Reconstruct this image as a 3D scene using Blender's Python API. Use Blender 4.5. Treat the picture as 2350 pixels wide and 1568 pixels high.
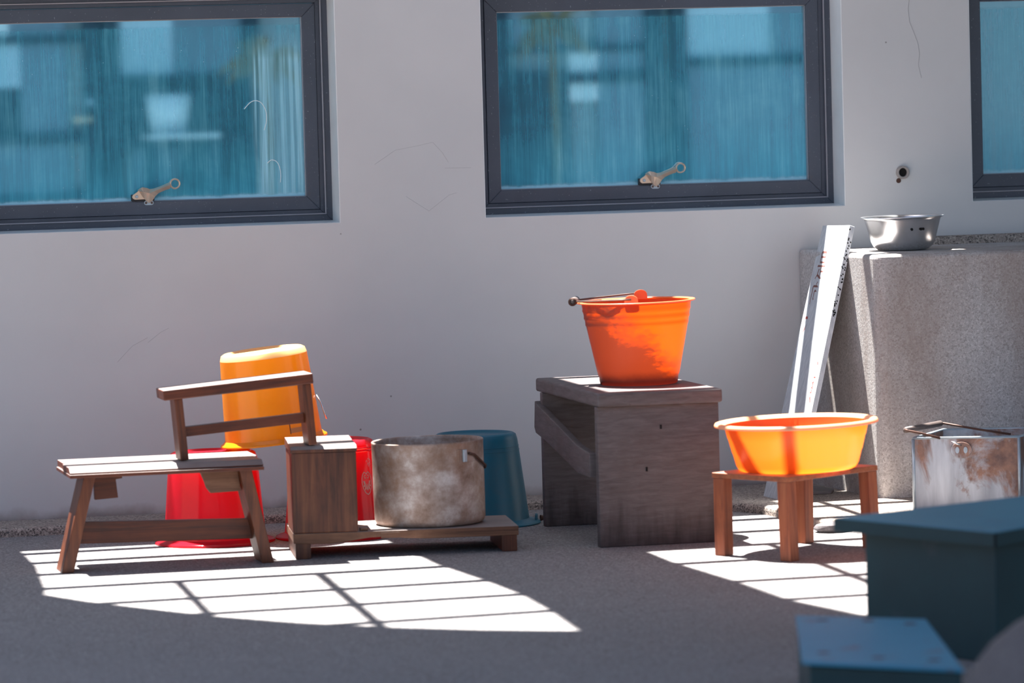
import bpy, bmesh, math, random
from mathutils import Vector, Matrix, Euler
random.seed(7)
S = bpy.context.scene
COL = S.collection
for o in list(bpy.data.objects):
    bpy.data.objects.remove(o)

# ------------------------------------------------------------------ camera
YAW, PITCH, ROLL, DIST, HEIGHT, FPX = 0.2271, 0.0583, 0.0269, 11.0646, 1.09, 10000.0
cam_data = bpy.data.cameras.new('camera')
cam = bpy.data.objects.new('camera', cam_data)
COL.objects.link(cam)
fwd = Vector((math.sin(YAW)*math.cos(PITCH), math.cos(YAW)*math.cos(PITCH), -math.sin(PITCH)))
rgt = Vector((math.cos(YAW), -math.sin(YAW), 0))
upv = rgt.cross(fwd)
r2 = rgt*math.cos(ROLL) - upv*math.sin(ROLL)
u2 = rgt*math.sin(ROLL) + upv*math.cos(ROLL)
M = Matrix((r2, u2, -fwd)).transposed().to_4x4()
M.translation = Vector((0, -DIST, HEIGHT))
cam.matrix_world = M
cam_data.sensor_width = 36.0
cam_data.lens = FPX*36.0/2350.0
cam_data.clip_end = 200
cam_data.dof.use_dof = True
cam_data.dof.focus_distance = 11.05
cam_data.dof.aperture_fstop = 4.0
S.camera = cam

# ------------------------------------------------------------------ light
SUN_X, SUN_Y = 0.13, -0.29                            # run of the light per metre of fall
SUN = Vector((SUN_X, SUN_Y, -1.0)).normalized()         # direction the light travels
world = bpy.data.worlds.new('world'); S.world = world
world.use_nodes = True
wn = world.node_tree.nodes; wl = world.node_tree.links
sky = wn.new('ShaderNodeTexSky'); sky.sky_type = 'NISHITA'
sky.sun_disc = False
sky.sun_elevation = math.asin(-SUN.z)
sky.sun_rotation = math.atan2(-SUN.x, -SUN.y)
sky.air_density = 1.0; sky.dust_density = 1.5; sky.ozone_density = 1.0
bg = wn['Background']; bg.inputs['Strength'].default_value = 0.25
wl.new(sky.outputs['Color'], bg.inputs['Color'])
sd = bpy.data.lights.new('sun', 'SUN'); sd.energy = 30.0; sd.angle = math.radians(0.53)
sd.color = (1.0, 0.97, 0.93)
sun = bpy.data.objects.new('sun', sd); COL.objects.link(sun)
sun.rotation_euler = (-SUN).to_track_quat('Z', 'Y').to_euler()
sun.location = (2, 3, 8)
S.view_settings.view_transform = 'Standard'
S.view_settings.look = 'None'
S.view_settings.gamma = 1.0
S.view_settings.use_curve_mapping = False
S.view_settings.exposure = 0.0

# ------------------------------------------------------------------ material helpers
def lin(r, g, b):
    f = lambda c: c/12.92 if c <= 0.04045 else ((c+0.055)/1.055)**2.4
    return (f(r/255), f(g/255), f(b/255), 1.0)

class Mat:
    def __init__(s, name):
        s.m = bpy.data.materials.new(name); s.m.use_nodes = True
        s.nt = s.m.node_tree; s.n = s.nt.nodes; s.n.clear()
        s.out = s.n.new('ShaderNodeOutputMaterial')
        s.tc = s.n.new('ShaderNodeTexCoord')
    def new(s, t, **kw):
        nd = s.n.new(t)
        for k, v in kw.items():
            if hasattr(nd, k) and k not in nd.inputs: setattr(nd, k, v)
            else: nd.inputs[k].default_value = v
        return nd
    def link(s, a, b): s.nt.links.new(a, b)
    def coords(s, scale=(1, 1, 1), rot=(0, 0, 0), loc=(0, 0, 0)):
        mp = s.new('ShaderNodeMapping')
        mp.inputs['Scale'].default_value = scale; mp.inputs['Rotation'].default_value = rot; mp.inputs['Location'].default_value = loc
        s.link(s.tc.outputs['Object'], mp.inputs['Vector'])
        return mp.outputs['Vector']
    def noise(s, scale, detail=4, rough=0.55, vec=None, dist=0.0):
        nd = s.new('ShaderNodeTexNoise'); nd.inputs['Scale'].default_value = scale
        nd.inputs['Detail'].default_value = detail; nd.inputs['Roughness'].default_value = rough
        nd.inputs['Distortion'].default_value = dist
        s.link(vec if vec is not None else s.tc.outputs['Object'], nd.inputs['Vector'])
        return nd.outputs['Fac']
    def vor(s, scale, vec=None, out='Color', feature='F1'):
        nd = s.new('ShaderNodeTexVoronoi', feature=feature); nd.inputs['Scale'].default_value = scale
        s.link(vec if vec is not None else s.tc.outputs['Object'], nd.inputs['Vector'])
        return nd.outputs[out]
    def ramp(s, fac, stops, interp='LINEAR'):
        r = s.new('ShaderNodeValToRGB'); r.color_ramp.interpolation = interp
        e = r.color_ramp.elements
        e[0].position, e[0].color = stops[0]; e[1].position, e[1].color = stops[-1]
        for p, c in stops[1:-1]:
            x = e.new(p); x.color = c
        s.link(fac, r.inputs['Fac'])
        return r.outputs['Color']
    def mixc(s, fac, a, b, blend='MIX'):
        m = s.new('ShaderNodeMix', data_type='RGBA', blend_type=blend)
        for v, i in ((fac, 0), (a, 6), (b, 7)):
            if hasattr(v, 'is_linked') or hasattr(v, 'links'): s.link(v, m.inputs[i])
            else: m.inputs[i].default_value = v
        return m.outputs[2]
    def math(s, op, a, b=0.0, clamp=False):
        m = s.new('ShaderNodeMath', operation=op); m.use_clamp = clamp
        for v, i in ((a, 0), (b, 1)):
            if hasattr(v, 'links'): s.link(v, m.inputs[i])
            else: m.inputs[i].default_value = v
        return m.outputs[0]
    def xyz(s):
        nd = s.new('ShaderNodeSeparateXYZ'); s.link(s.tc.outputs['Object'], nd.inputs[0]); return nd.outputs
    def bump(s, h, strength=0.3, dist=0.004):
        b = s.new('ShaderNodeBump'); b.inputs['Strength'].default_value = strength; b.inputs['Distance'].default_value = dist
        s.link(h, b.inputs['Height']); return b.outputs['Normal']
    def principled(s, col, rough=0.6, metal=0.0, normal=None, spec=0.5):
        p = s.new('ShaderNodeBsdfPrincipled')
        for v, k in ((col, 'Base Color'), (rough, 'Roughness'), (metal, 'Metallic'), (spec, 'Specular IOR Level')):
            if hasattr(v, 'links'): s.link(v, p.inputs[k])
            else: p.inputs[k].default_value = v
        if normal is not None: s.link(normal, p.inputs['Normal'])
        return p.outputs[0]
    def done(s, sh):
        s.link(sh, s.out.inputs['Surface']); return s.m

WHITE = (1, 1, 1, 1); BLACK = (0, 0, 0, 1)

def m_plaster():
    k = Mat('plaster')
    a = k.noise(0.9, 5, 0.6); b = k.noise(5, 6, 0.6); c = k.noise(60, 3, 0.6)
    col = k.ramp(a, [(0.35, (0.56, 0.56, 0.56, 1)), (0.65, (0.63, 0.625, 0.62, 1))])
    col = k.mixc(k.math('MULTIPLY', k.ramp(b, [(0.58, BLACK), (0.72, WHITE)]), 0.10), col, (0.50, 0.48, 0.46, 1))
    dots = k.vor(9, out='Distance')
    col = k.mixc(k.math('MULTIPLY', k.ramp(dots, [(0.018, WHITE), (0.03, BLACK)]), 0.7), col, (0.12, 0.10, 0.09, 1))
    z = k.xyz()['Z']
    low = k.ramp(k.math('ADD', z, k.math('MULTIPLY', k.noise(14, 4), 0.05)), [(0.045, WHITE), (0.075, BLACK)])
    col = k.mixc(k.math('MULTIPLY', low, 0.7), col, (0.24, 0.19, 0.16, 1))
    h = k.math('ADD', k.math('MULTIPLY', b, 0.6), k.math('MULTIPLY', c, 0.25))
    return k.done(k.principled(col, 0.8, normal=k.bump(h, 0.25, 0.004), spec=0.25))

def m_terrazzo(name, base, dark, light, amp=1.0, stain=None):
    k = Mat(name)
    v1 = k.vor(230); v2 = k.vor(420)
    s1 = k.new('ShaderNodeSeparateColor'); k.link(v1, s1.inputs[0])
    s2 = k.new('ShaderNodeSeparateColor'); k.link(v2, s2.inputs[0])
    col = k.ramp(k.noise(3.0, 5, 0.6), [(0.3, tuple(x*0.86 for x in base[:3])+(1,)), (0.7, base)])
    col = k.mixc(k.math('MULTIPLY', k.ramp(s1.outputs[0], [(0.74, BLACK), (0.78, WHITE)]), 0.75*amp), col, dark)
    col = k.mixc(k.math('MULTIPLY', k.ramp(s1.outputs[1], [(0.80, BLACK), (0.84, WHITE)]), 0.7*amp), col, light)
    col = k.mixc(k.math('MULTIPLY', k.ramp(s2.outputs[2], [(0.80, BLACK), (0.84, WHITE)]), 0.6*amp), col, light)
    col = k.mixc(k.math('MULTIPLY', k.ramp(s2.outputs[0], [(0.80, BLACK), (0.84, WHITE)]), 0.6*amp), col, dark)
    if stain:
        st = k.ramp(k.noise(2.6, 6, 0.65, k.coords((1, 1, 0.35))), [(0.46, BLACK), (0.68, WHITE)])
        col = k.mixc(k.math('MULTIPLY', st, 0.75), col, stain)
    h = k.math('ADD', k.noise(160, 3), k.math('MULTIPLY', s1.outputs[2], 0.5))
    return k.done(k.principled(col, 0.75, normal=k.bump(h, 0.28, 0.002), spec=0.3))

def m_wood(name, c1, c2, c3, axis='X', rough=0.5, wear=0.25, scale=1.0, dust=0.62):
    k = Mat(name)
    st = {'X': (1.2, 22, 22), 'Y': (22, 1.2, 22), 'Z': (22, 22, 1.2)}[axis]
    v = k.coords(tuple(x*scale for x in st))
    g = k.noise(3.0, 6, 0.65, v, 0.6); g2 = k.noise(9.0, 4, 0.6, v)
    col = k.ramp(g, [(0.3, c1), (0.52, c2), (0.75, c3)])
    col = k.mixc(k.math('MULTIPLY', k.ramp(g2, [(0.5, BLACK), (0.75, WHITE)]), 0.35), col, c1)
    bl = k.noise(11, 6, 0.65)
    col = k.mixc(k.math('MULTIPLY', k.ramp(bl, [(0.56, BLACK), (0.72, WHITE)]), wear), col, tuple(min(1, x*2.2+0.03) for x in c3[:3])+(1,))
    dk = k.noise(6, 5, 0.6, k.coords(loc=(3.1, 1.7, 0.4)))
    col = k.mixc(k.math('MULTIPLY', k.ramp(dk, [(0.55, BLACK), (0.75, WHITE)]), 0.5), col, tuple(x*0.35 for x in c1[:3])+(1,))
    if dust:     # patchy dust on upward faces, kept pale to paint in their sunlit sheen
        ge = k.new('ShaderNodeNewGeometry'); sn = k.new('ShaderNodeSeparateXYZ'); k.link(ge.outputs['Normal'], sn.inputs[0])
        up = k.ramp(sn.outputs[2], [(0.35, BLACK), (0.8, WHITE)])
        col = k.mixc(k.math('MULTIPLY', up, k.math('MULTIPLY', k.ramp(bl, [(0.2, (0.6,)*3+(1,)), (0.7, WHITE)]), dust)), col, lin(164, 160, 158))
    return k.done(k.principled(col, rough, normal=k.bump(g, 0.25, 0.002), spec=0.45))

def m_plastic(name, col, tcol, trans=0.5, rough=0.3, scuff=0.0, scol=None, spec=0.5):
    k = Mat(name)
    c = col
    if scuff:
        n = k.noise(7, 7, 0.7, k.coords((1, 1, 1.4), (0.3, 0.2, 0)), 0.8)
        f = k.math('MULTIPLY', k.ramp(n, [(0.42, BLACK), (0.66, WHITE)]), scuff)
        c = k.mixc(f, col, scol)
        tc = k.mixc(f, tcol, tuple(x*0.45 for x in tcol[:3])+(1,))
    else:
        n = k.noise(9, 5, 0.6)
        c = k.mixc(k.math('MULTIPLY', n, 0.25), col, tuple(x*0.8 for x in col[:3])+(1,))
        tc = k.mixc(k.math('MULTIPLY', n, 0.3), tcol, tuple(x*0.75 for x in tcol[:3])+(1,))
    p = k.principled(c, rough, spec=spec)
    t = k.new('ShaderNodeBsdfTranslucent'); k.link(tc, t.inputs['Color'])
    mx = k.new('ShaderNodeMixShader'); mx.inputs[0].default_value = trans
    k.link(p, mx.inputs[1]); k.link(t.outputs[0], mx.inputs[2])
    return k.done(mx.outputs[0])

def m_orange():
    k = Mat('scuffed_shaded_orange_plastic')
    x, y, z = k.xyz()
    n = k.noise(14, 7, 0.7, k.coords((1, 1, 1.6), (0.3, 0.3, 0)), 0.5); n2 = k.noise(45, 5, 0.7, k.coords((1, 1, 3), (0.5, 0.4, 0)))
    low = k.math('ADD', k.math('MULTIPLY', k.math('SUBTRACT', 0.115, z), 5.0), k.math('MULTIPLY', x, -4.2))  # scuffs thicken towards the lower left to paint in that side's shade
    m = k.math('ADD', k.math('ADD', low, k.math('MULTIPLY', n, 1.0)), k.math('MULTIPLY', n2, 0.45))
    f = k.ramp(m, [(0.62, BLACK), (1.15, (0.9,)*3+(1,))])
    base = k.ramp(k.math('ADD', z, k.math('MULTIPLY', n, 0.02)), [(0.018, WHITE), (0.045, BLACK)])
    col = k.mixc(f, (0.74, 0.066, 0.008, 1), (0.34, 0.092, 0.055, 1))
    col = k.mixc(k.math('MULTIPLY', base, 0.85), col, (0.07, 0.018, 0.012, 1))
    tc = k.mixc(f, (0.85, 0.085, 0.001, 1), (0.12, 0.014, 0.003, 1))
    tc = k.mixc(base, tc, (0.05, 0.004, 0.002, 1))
    p = k.principled(col, 0.45, normal=k.bump(n2, 0.15, 0.001), spec=0.4)
    t = k.new('ShaderNodeBsdfTranslucent'); k.link(tc, t.inputs['Color'])
    mx = k.new('ShaderNodeMixShader'); mx.inputs[0].default_value = 0.42
    k.link(p, mx.inputs[1]); k.link(t.outputs[0], mx.inputs[2])
    return k.done(mx.outputs[0])

def m_plain(name, col, rough=0.5, metal=0.0, var=0.15, nscale=14, spec=0.5, bump=0.0):
    k = Mat(name)
    n = k.noise(nscale, 5, 0.6)
    c = k.mixc(k.math('MULTIPLY', k.ramp(n, [(0.35, BLACK), (0.7, WHITE)]), var), col, tuple(x*0.45 for x in col[:3])+(1,))
    return k.done(k.principled(c, rough, metal, k.bump(n, bump, 0.002) if bump else None, spec))

def m_frame():
    k = Mat('window_frame_metal')
    n = k.noise(3, 5, 0.6); s = k.noise(240, 2, 0.5); b = k.noise(20, 5, 0.7)
    col = k.ramp(n, [(0.3, lin(60, 66, 78)), (0.7, lin(78, 85, 98))])
    col = k.mixc(k.math('MULTIPLY', k.ramp(s, [(0.70, BLACK), (0.74, WHITE)]), 0.5), col, lin(170, 180, 190))
    col = k.mixc(k.math('MULTIPLY', k.ramp(b, [(0.62, BLACK), (0.75, WHITE)]), 0.3), col, lin(92, 80, 70))
    return k.done(k.principled(col, 0.42, 0.0, spec=0.5))

def m_glass(name, seed, clear=None, edge_l=None, edge_r=None):
    """blue mirror film under a coat of dust and wiped streaks; 'clear' is a strip where the film has been scraped off"""
    k = Mat(name)
    sx, sy, sz = k.xyz()
    streak = k.noise(8, 5, 0.6, k.coords((5, 1, 0.22), (0, 0.10, 0), (seed, 0, 0)))
    fine = k.noise(60, 3, 0.6, k.coords((6, 1, 0.12), (0, 0.14, 0), (seed, 1, 0)))
    cloud = k.noise(3.2, 5, 0.6, k.coords(loc=(seed*2.0, 0, 4)), 0.4)
    d = k.math('ADD', k.math('MULTIPLY', streak, 0.45), k.math('ADD', k.math('MULTIPLY', cloud, 0.45), k.math('MULTIPLY', fine, 0.25)))
    dust = k.ramp(d, [(0.42, (0.16,)*3+(1,)), (0.75, (0.58,)*3+(1,))])
    # wiped-dirt build-up at the bottom edge of the pane (object z = 0 is the pane's lower edge)
    lowe = k.ramp(k.math('ADD', sz, k.math('MULTIPLY', k.noise(30, 4, 0.6, k.coords((1, 1, 1))), 0.012)), [(0.011, WHITE), (0.020, BLACK)])
    low2 = k.ramp(sz, [(0.0, WHITE), (0.16, BLACK)])
    fac = k.math('MAXIMUM', dust, lowe)
    fac = k.math('ADD', fac, k.math('MULTIPLY', low2, 0.30), True)
    dcol = k.ramp(d, [(0.35, (0.035, 0.29, 0.43, 1)), (0.60, (0.085, 0.50, 0.68, 1)), (0.85, (0.32, 0.76, 0.88, 1))])
    dcol = k.mixc(k.math('MULTIPLY', lowe, 0.8), dcol, (0.55, 0.85, 0.95, 1))
    if edge_r is not None:      # thick wiped band near one side
        wob = k.math('ADD', sx, k.math('MULTIPLY', k.noise(2.2, 3, 0.5, k.coords((0.2, 1, 1))), 0.05))
        band = k.ramp(k.math('SUBTRACT', wob, edge_r), [(0.0, BLACK), (0.018, WHITE)])
        gap = k.ramp(k.noise(4, 3, 0.5, k.coords((22, 1, 0.5))), [(0.40, (0.25,)*3+(1,)), (0.6, WHITE)])
        top = k.ramp(sz, [(0.36, WHITE), (0.44, BLACK)])
        bf = k.math('MULTIPLY', k.math('MULTIPLY', band, gap), top)
        fac = k.math('MAXIMUM', fac, k.math('MULTIPLY', bf, 0.9))
        dcol = k.mixc(k.math('MULTIPLY', bf, 0.85), dcol, (0.42, 0.78, 0.90, 1))
    # bare strip above the film's upper edge
    bare = k.ramp(sz, [(0.448, BLACK), (0.450, WHITE)])
    fac = k.math('MULTIPLY', fac, k.math('SUBTRACT', 1.0, k.math('MULTIPLY', bare, 0.75)))
    spk = k.ramp(k.vor(75, out='Distance'), [(0.05, WHITE), (0.08, BLACK)])
    spn = k.ramp(k.noise(7, 3), [(0.5, BLACK), (0.62, WHITE)])
    sp = k.math('MULTIPLY', spk, spn)
    fac = k.math('MAXIMUM', fac, k.math('MULTIPLY', sp, 0.8))
    dcol = k.mixc(sp, dcol, (0.6, 0.85, 0.95, 1))
    gl = k.new('ShaderNodeBsdfGlossy'); gl.inputs['Color'].default_value = (0.34, 0.66, 0.82, 1); gl.inputs['Roughness'].default_value = 0.02
    df = k.new('ShaderNodeBsdfDiffuse'); k.link(dcol, df.inputs['Color'])
    mx = k.new('ShaderNodeMixShader'); k.link(fac, mx.inputs[0]); k.link(gl.outputs[0], mx.inputs[1]); k.link(df.outputs[0], mx.inputs[2])
    sh = mx.outputs[0]
    if clear:
        a, b, c, e = clear
        m1 = k.math('MULTIPLY', k.math('GREATER_THAN', sx, a), k.math('LESS_THAN', sx, b))
        m2 = k.math('MULTIPLY', k.math('GREATER_THAN', sx, c), k.math('LESS_THAN', sx, e))
        m = k.math('MAXIMUM', m1, m2)
        tr = k.new('ShaderNodeBsdfTransparent'); tr.inputs['Color'].default_value = (0.80, 0.92, 0.97, 1)
        m3 = k.new('ShaderNodeMixShader'); k.link(k.math('MULTIPLY', m, 0.42), m3.inputs[0]); k.link(sh, m3.inputs[1]); k.link(tr.outputs[0], m3.inputs[2])
        sh = m3.outputs[0]
    return k.done(sh)

def m_pot():
    k = Mat('stained_aluminium')
    a = k.noise(14, 8, 0.7); b = k.noise(6, 7, 0.65, k.coords(loc=(2, 5, 1))); c = k.noise(26, 5, 0.7)
    col = k.ramp(a, [(0.32, lin(124, 100, 86)), (0.5, lin(166, 148, 138)), (0.68, lin(206, 198, 194))])
    col = k.mixc(k.math('MULTIPLY', k.ramp(b, [(0.46, BLACK), (0.64, WHITE)]), 0.75), col, lin(136, 98, 70))
    col = k.mixc(k.math('MULTIPLY', k.ramp(c, [(0.66, BLACK), (0.76, WHITE)]), 0.75), col, lin(70, 44, 30))
    return k.done(k.principled(col, 0.55, 0.35, k.bump(a, 0.15, 0.003), 0.4))

def m_rusty():
    k = Mat('rusty_tin')
    a = k.noise(7, 7, 0.65, k.coords((1, 1, 0.7)), 0.7); st = k.noise(4, 6, 0.6, k.coords((5, 5, 0.7)))
    z = k.xyz()['Z']
    col = k.ramp(st, [(0.35, lin(150, 156, 165)), (0.7, lin(196, 203, 210))])
    r = k.ramp(k.math('ADD', a, k.math('MULTIPLY', k.math('SUBTRACT', z, 0.10), 0.9)), [(0.50, BLACK), (0.60, WHITE)])
    rc = k.ramp(k.noise(22, 5, 0.7), [(0.35, lin(92, 52, 30)), (0.7, lin(160, 110, 78))])
    col = k.mixc(k.math('MULTIPLY', r, 0.85), col, rc)
    return k.done(k.principled(col, 0.55, 0.25, k.bump(a, 0.2, 0.003), 0.4))

def m_grey_stool():
    k = Mat('weathered_grey_wood')
    v = k.coords((4, 4, 26)); v2 = k.coords((10, 10, 1.2))
    g = k.noise(4, 6, 0.65, v, 0.4); bl = k.noise(5, 6, 0.65); dr = k.noise(3, 5, 0.6, v2); f = k.noise(40, 4, 0.7)
    col = k.ramp(g, [(0.3, lin(86, 76, 74)), (0.7, lin(112, 102, 102))])
    col = k.mixc(k.math('MULTIPLY', k.ramp(bl, [(0.5, BLACK), (0.7, WHITE)]), 0.6), col, lin(82, 66, 60))
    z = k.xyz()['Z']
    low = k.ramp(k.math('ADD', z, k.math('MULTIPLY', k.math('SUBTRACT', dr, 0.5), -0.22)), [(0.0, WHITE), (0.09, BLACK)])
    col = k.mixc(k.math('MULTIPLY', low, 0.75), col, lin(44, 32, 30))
    col = k.mixc(k.math('MULTIPLY', k.ramp(f, [(0.68, BLACK), (0.76, WHITE)]), 0.5), col, lin(40, 30, 28))
    col = k.mixc(k.math('MULTIPLY', k.ramp(k.noise(16, 4, 0.6, k.coords(loc=(9, 2, 1))), [(0.68, BLACK), (0.8, WHITE)]), 0.5), col, lin(140, 84, 60))
    return k.done(k.principled(col, 0.6, 0, k.bump(g, 0.35, 0.003), 0.4))

def m_board():
    k = Mat('whitewashed_board')
    g = k.noise(5, 6, 0.65, k.coords((20, 20, 1.0)), 0.3)
    z = k.xyz()['Z']
    col = k.ramp(g, [(0.35, lin(186, 190, 194)), (0.65, lin(214, 216, 218))])
    return k.done(k.principled(col, 0.65, 0, k.bump(g, 0.1, 0.002), 0.3))

def m_bluebox(name, c1, c2, spot=0.5):
    k = Mat(name)
    a = k.noise(5, 5, 0.6); s = k.noise(13, 3, 0.5, k.coords(loc=(1, 4, 2)))
    col = k.ramp(a, [(0.3, c1), (0.7, c2)])
    col = k.mixc(k.math('MULTIPLY', k.ramp(s, [(0.64, BLACK), (0.72, WHITE)]), spot), col, lin(96, 84, 92))
    return k.done(k.principled(col, 0.5, 0, k.bump(a, 0.1, 0.002), 0.4))

MT = {
 'plaster': m_plaster(),
 'floor': m_terrazzo('terrazzo_floor', (0.235, 0.22, 0.22, 1), (0.11, 0.10, 0.10, 1), (0.42, 0.40, 0.39, 1), 0.9),
 'ledge': m_terrazzo('terrazzo_ledge', (0.36, 0.30, 0.26, 1), (0.07, 0.06, 0.055, 1), (0.55, 0.47, 0.40, 1), 1.0),
 'concrete': m_terrazzo('terrazzo_counter', (0.53, 0.51, 0.50, 1), (0.27, 0.245, 0.23, 1), (0.72, 0.70, 0.68, 1), 0.62, (0.27, 0.20, 0.165, 1)),
 'frame': m_frame(),
 'bead': m_plain('bright_bead', lin(150, 150, 158), 0.35, 0.3, 0.2),
 'wood_dark': m_wood('dark_bench_wood', lin(54, 20, 8), lin(96, 43, 19), lin(118, 58, 28), 'X', 0.45, 0.06),
 'wood_dark_z': m_wood('dark_bench_wood_upright', lin(56, 25, 11), lin(100, 50, 24), lin(124, 70, 37), 'Z', 0.45, 0.08),
 'wood_box': m_wood('stained_box_wood', lin(48, 22, 11), lin(88, 46, 26), lin(112, 68, 41), 'Z', 0.5, 0.10),
 'wood_plat': m_wood('platform_wood', lin(70, 42, 27), lin(108, 72, 50), lin(132, 95, 70), 'X', 0.6, 0.15),
 'wood_org': m_wood('warm_stool_wood', lin(112, 52, 28), lin(152, 78, 44), lin(172, 100, 62), 'Z', 0.5, 0.06),
 'wood_org_x': m_wood('warm_stool_top_wood', lin(122, 62, 34), lin(158, 86, 50), lin(176, 106, 68), 'X', 0.5, 0.06, dust=0.3),
 'stool': m_grey_stool(),
 'yellow': m_plastic('yellow_plastic', (0.85, 0.36, 0.008, 1), (0.95, 0.42, 0.004, 1), 0.42, 0.22),
 'red': m_plastic('red_plastic', (0.62, 0.022, 0.045, 1), (1.0, 0.05, 0.03, 1), 0.52, 0.12),
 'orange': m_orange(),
 'basin': m_plastic('orange_basin_plastic', (0.80, 0.13, 0.022, 1), (0.95, 0.19, 0.012, 1), 0.42, 0.3),
 'blue_plastic': m_plastic('blue_bucket_plastic', (0.004, 0.16, 0.25, 1), (0.003, 0.15, 0.24, 1), 0.2, 0.4, 0.4, (0.075, 0.155, 0.19, 1)),
 'basin_rim': m_plastic('sunlit_basin_rim', (0.92, 0.52, 0.30, 1), (1.0, 0.45, 0.15, 1), 0.3, 0.25),  # paler than the basin: sun glare on the rim put into the colour
 'orange_rim': m_plastic('sunlit_bucket_rim', (0.90, 0.26, 0.10, 1), (1.0, 0.25, 0.02, 1), 0.25, 0.35),  # lighter orange paints in the sunlit rim
 'yellow_rim': m_plastic('sunlit_yellow_base', (0.92, 0.60, 0.25, 1), (1.0, 0.5, 0.1, 1), 0.25, 0.2),  # lighter yellow paints in the sun on the upturned base
 'pink': m_plain('pale_pink_print', (0.80, 0.48, 0.42, 1), 0.4),
 'tape': m_plastic('old_tape', (0.62, 0.30, 0.10, 1), (0.5, 0.2, 0.05, 1), 0.3, 0.4),
 'pot': m_pot(),
 'rusty': m_rusty(),
 'rust_iron': m_plain('rusty_iron', lin(88, 58, 46), 0.6, 0.3, 0.6, 60),
 'wire': m_plain('bail_wire', lin(110, 90, 82), 0.45, 0.6, 0.4, 60),
 'grip': m_plain('dark_grip', lin(104, 92, 88), 0.45, 0.0, 0.4, 30),
 'steel': m_plain('polished_steel', (0.70, 0.71, 0.73, 1), 0.27, 1.0, 0.1, 30),
 'bronze': m_plain('bronze_handle', lin(222, 196, 172), 0.32, 0.6, 0.2, 40),
 'brass': m_plain('bright_brass', lin(238, 206, 170), 0.4, 0.1),
 'black': m_plain('black_plastic', lin(30, 30, 36), 0.5),
 'plate': m_plain('galvanised_plate', lin(176, 190, 200), 0.45, 0.4, 0.3, 50),
 'board': m_board(),
 'ink': m_plain('faded_brush_ink', lin(132, 84, 76), 0.7, 0, 0.4, 60),
 'ink_red': m_plain('faded_red_paint', lin(172, 70, 62), 0.7, 0, 0.4, 60),
 'ink_pale': m_plain('washed_out_ink', lin(206, 180, 176), 0.7, 0, 0.4, 60),
 'bluetop': m_bluebox('painted_blue_box', lin(44, 116, 142), lin(60, 130, 152), 0.3),
 'bluetop2': m_bluebox('painted_light_blue_stool', lin(40, 128, 160), lin(58, 134, 164), 0.8),
 'tealdark': m_bluebox('painted_dark_teal_box', lin(0, 44, 52), lin(4, 58, 64), 0.15),
 'greystone': m_terrazzo('grey_stone', (0.135, 0.12, 0.125, 1), (0.08, 0.075, 0.075, 1), (0.2, 0.19, 0.185, 1), 0.5),
 'slate': m_plain('slate_joinery', lin(38, 40, 56), 0.5),
 'panelgrey': m_plain('grey_door_panel', lin(120, 130, 142), 0.6),
 'palepane': m_plain('pale_curtained_pane', lin(190, 204, 212), 0.4),
 'whiteglaze': m_plain('white_glaze', lin(230, 232, 232), 0.35),
 'leaf': m_plain('brown_leaf', lin(120, 92, 52), 0.6),
 'yardwall': m_plain('render', lin(150, 152, 154), 0.85),
 'dark': m_plain('dark_hole', lin(18, 14, 12), 0.9),
 'fibre': m_plain('white_fibre', lin(226, 238, 240), 0.6),
 'roof': m_plain('roof_boards', lin(140, 138, 134), 0.8),
 'crack': m_plain('crack_shadow', lin(160, 160, 162), 0.9),
 'paper': m_plain('grey_flake', lin(130, 124, 122), 0.8, 0, 0.3, 30),
 'yarddark': m_plain('dark_teal_fence', lin(30, 66, 80), 0.8),
}

# ------------------------------------------------------------------ mesh helpers
def link(o, parent=None):
    COL.objects.link(o)
    if parent is not None: o.parent = parent
    return o
def obj(name, bm, mat, parent=None, smooth=False, bevel=0.0, seg=2, angle=40):
    me = bpy.data.meshes.new(name)
    bmesh.ops.recalc_face_normals(bm, faces=bm.faces[:])
    bm.to_mesh(me); bm.free()
    me.materials.append(MT[mat])
    o = bpy.data.objects.new(name, me); link(o, parent)
    if smooth: me.shade_smooth() if hasattr(me, 'shade_smooth') else [setattr(p, 'use_smooth', True) for p in me.polygons]
    if bevel:
        md = o.modifiers.new('bevel', 'BEVEL'); md.width = bevel; md.segments = seg; md.limit_method = 'ANGLE'; md.angle_limit = math.radians(angle)
        md.harden_normals = False
    return o
def tag(o, label, cat, group=None, kind=None):
    o['label'] = label
    if cat: o['category'] = cat
    if group: o['group'] = group
    if kind: o['kind'] = kind
    return o
def thing(name, label, cat, loc=(0, 0, 0), rot=(0, 0, 0), group=None):
    o = bpy.data.objects.new(name, None); o.empty_display_size = 0.05; COL.objects.link(o)
    o.location = loc; o.rotation_euler = rot
    return tag(o, label, cat, group)
def struct(o, label=None):
    o['kind'] = 'structure'
    if label: o['label'] = label
    return o
def bx(bm, x0, x1, y0, y1, z0, z1):
    v = [bm.verts.new(p) for p in ((x0,y0,z0),(x1,y0,z0),(x1,y1,z0),(x0,y1,z0),(x0,y0,z1),(x1,y0,z1),(x1,y1,z1),(x0,y1,z1))]
    for f in ((0,3,2,1),(4,5,6,7),(0,1,5,4),(1,2,6,5),(2,3,7,6),(3,0,4,7)): bm.faces.new([v[i] for i in f])
    return bm
def hexa(bm, b, t):
    """b, t: four bottom and four top points"""
    v = [bm.verts.new(p) for p in list(b)+list(t)]
    for f in ((0,3,2,1),(4,5,6,7),(0,1,5,4),(1,2,6,5),(2,3,7,6),(3,0,4,7)): bm.faces.new([v[i] for i in f])
    return bm
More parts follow.
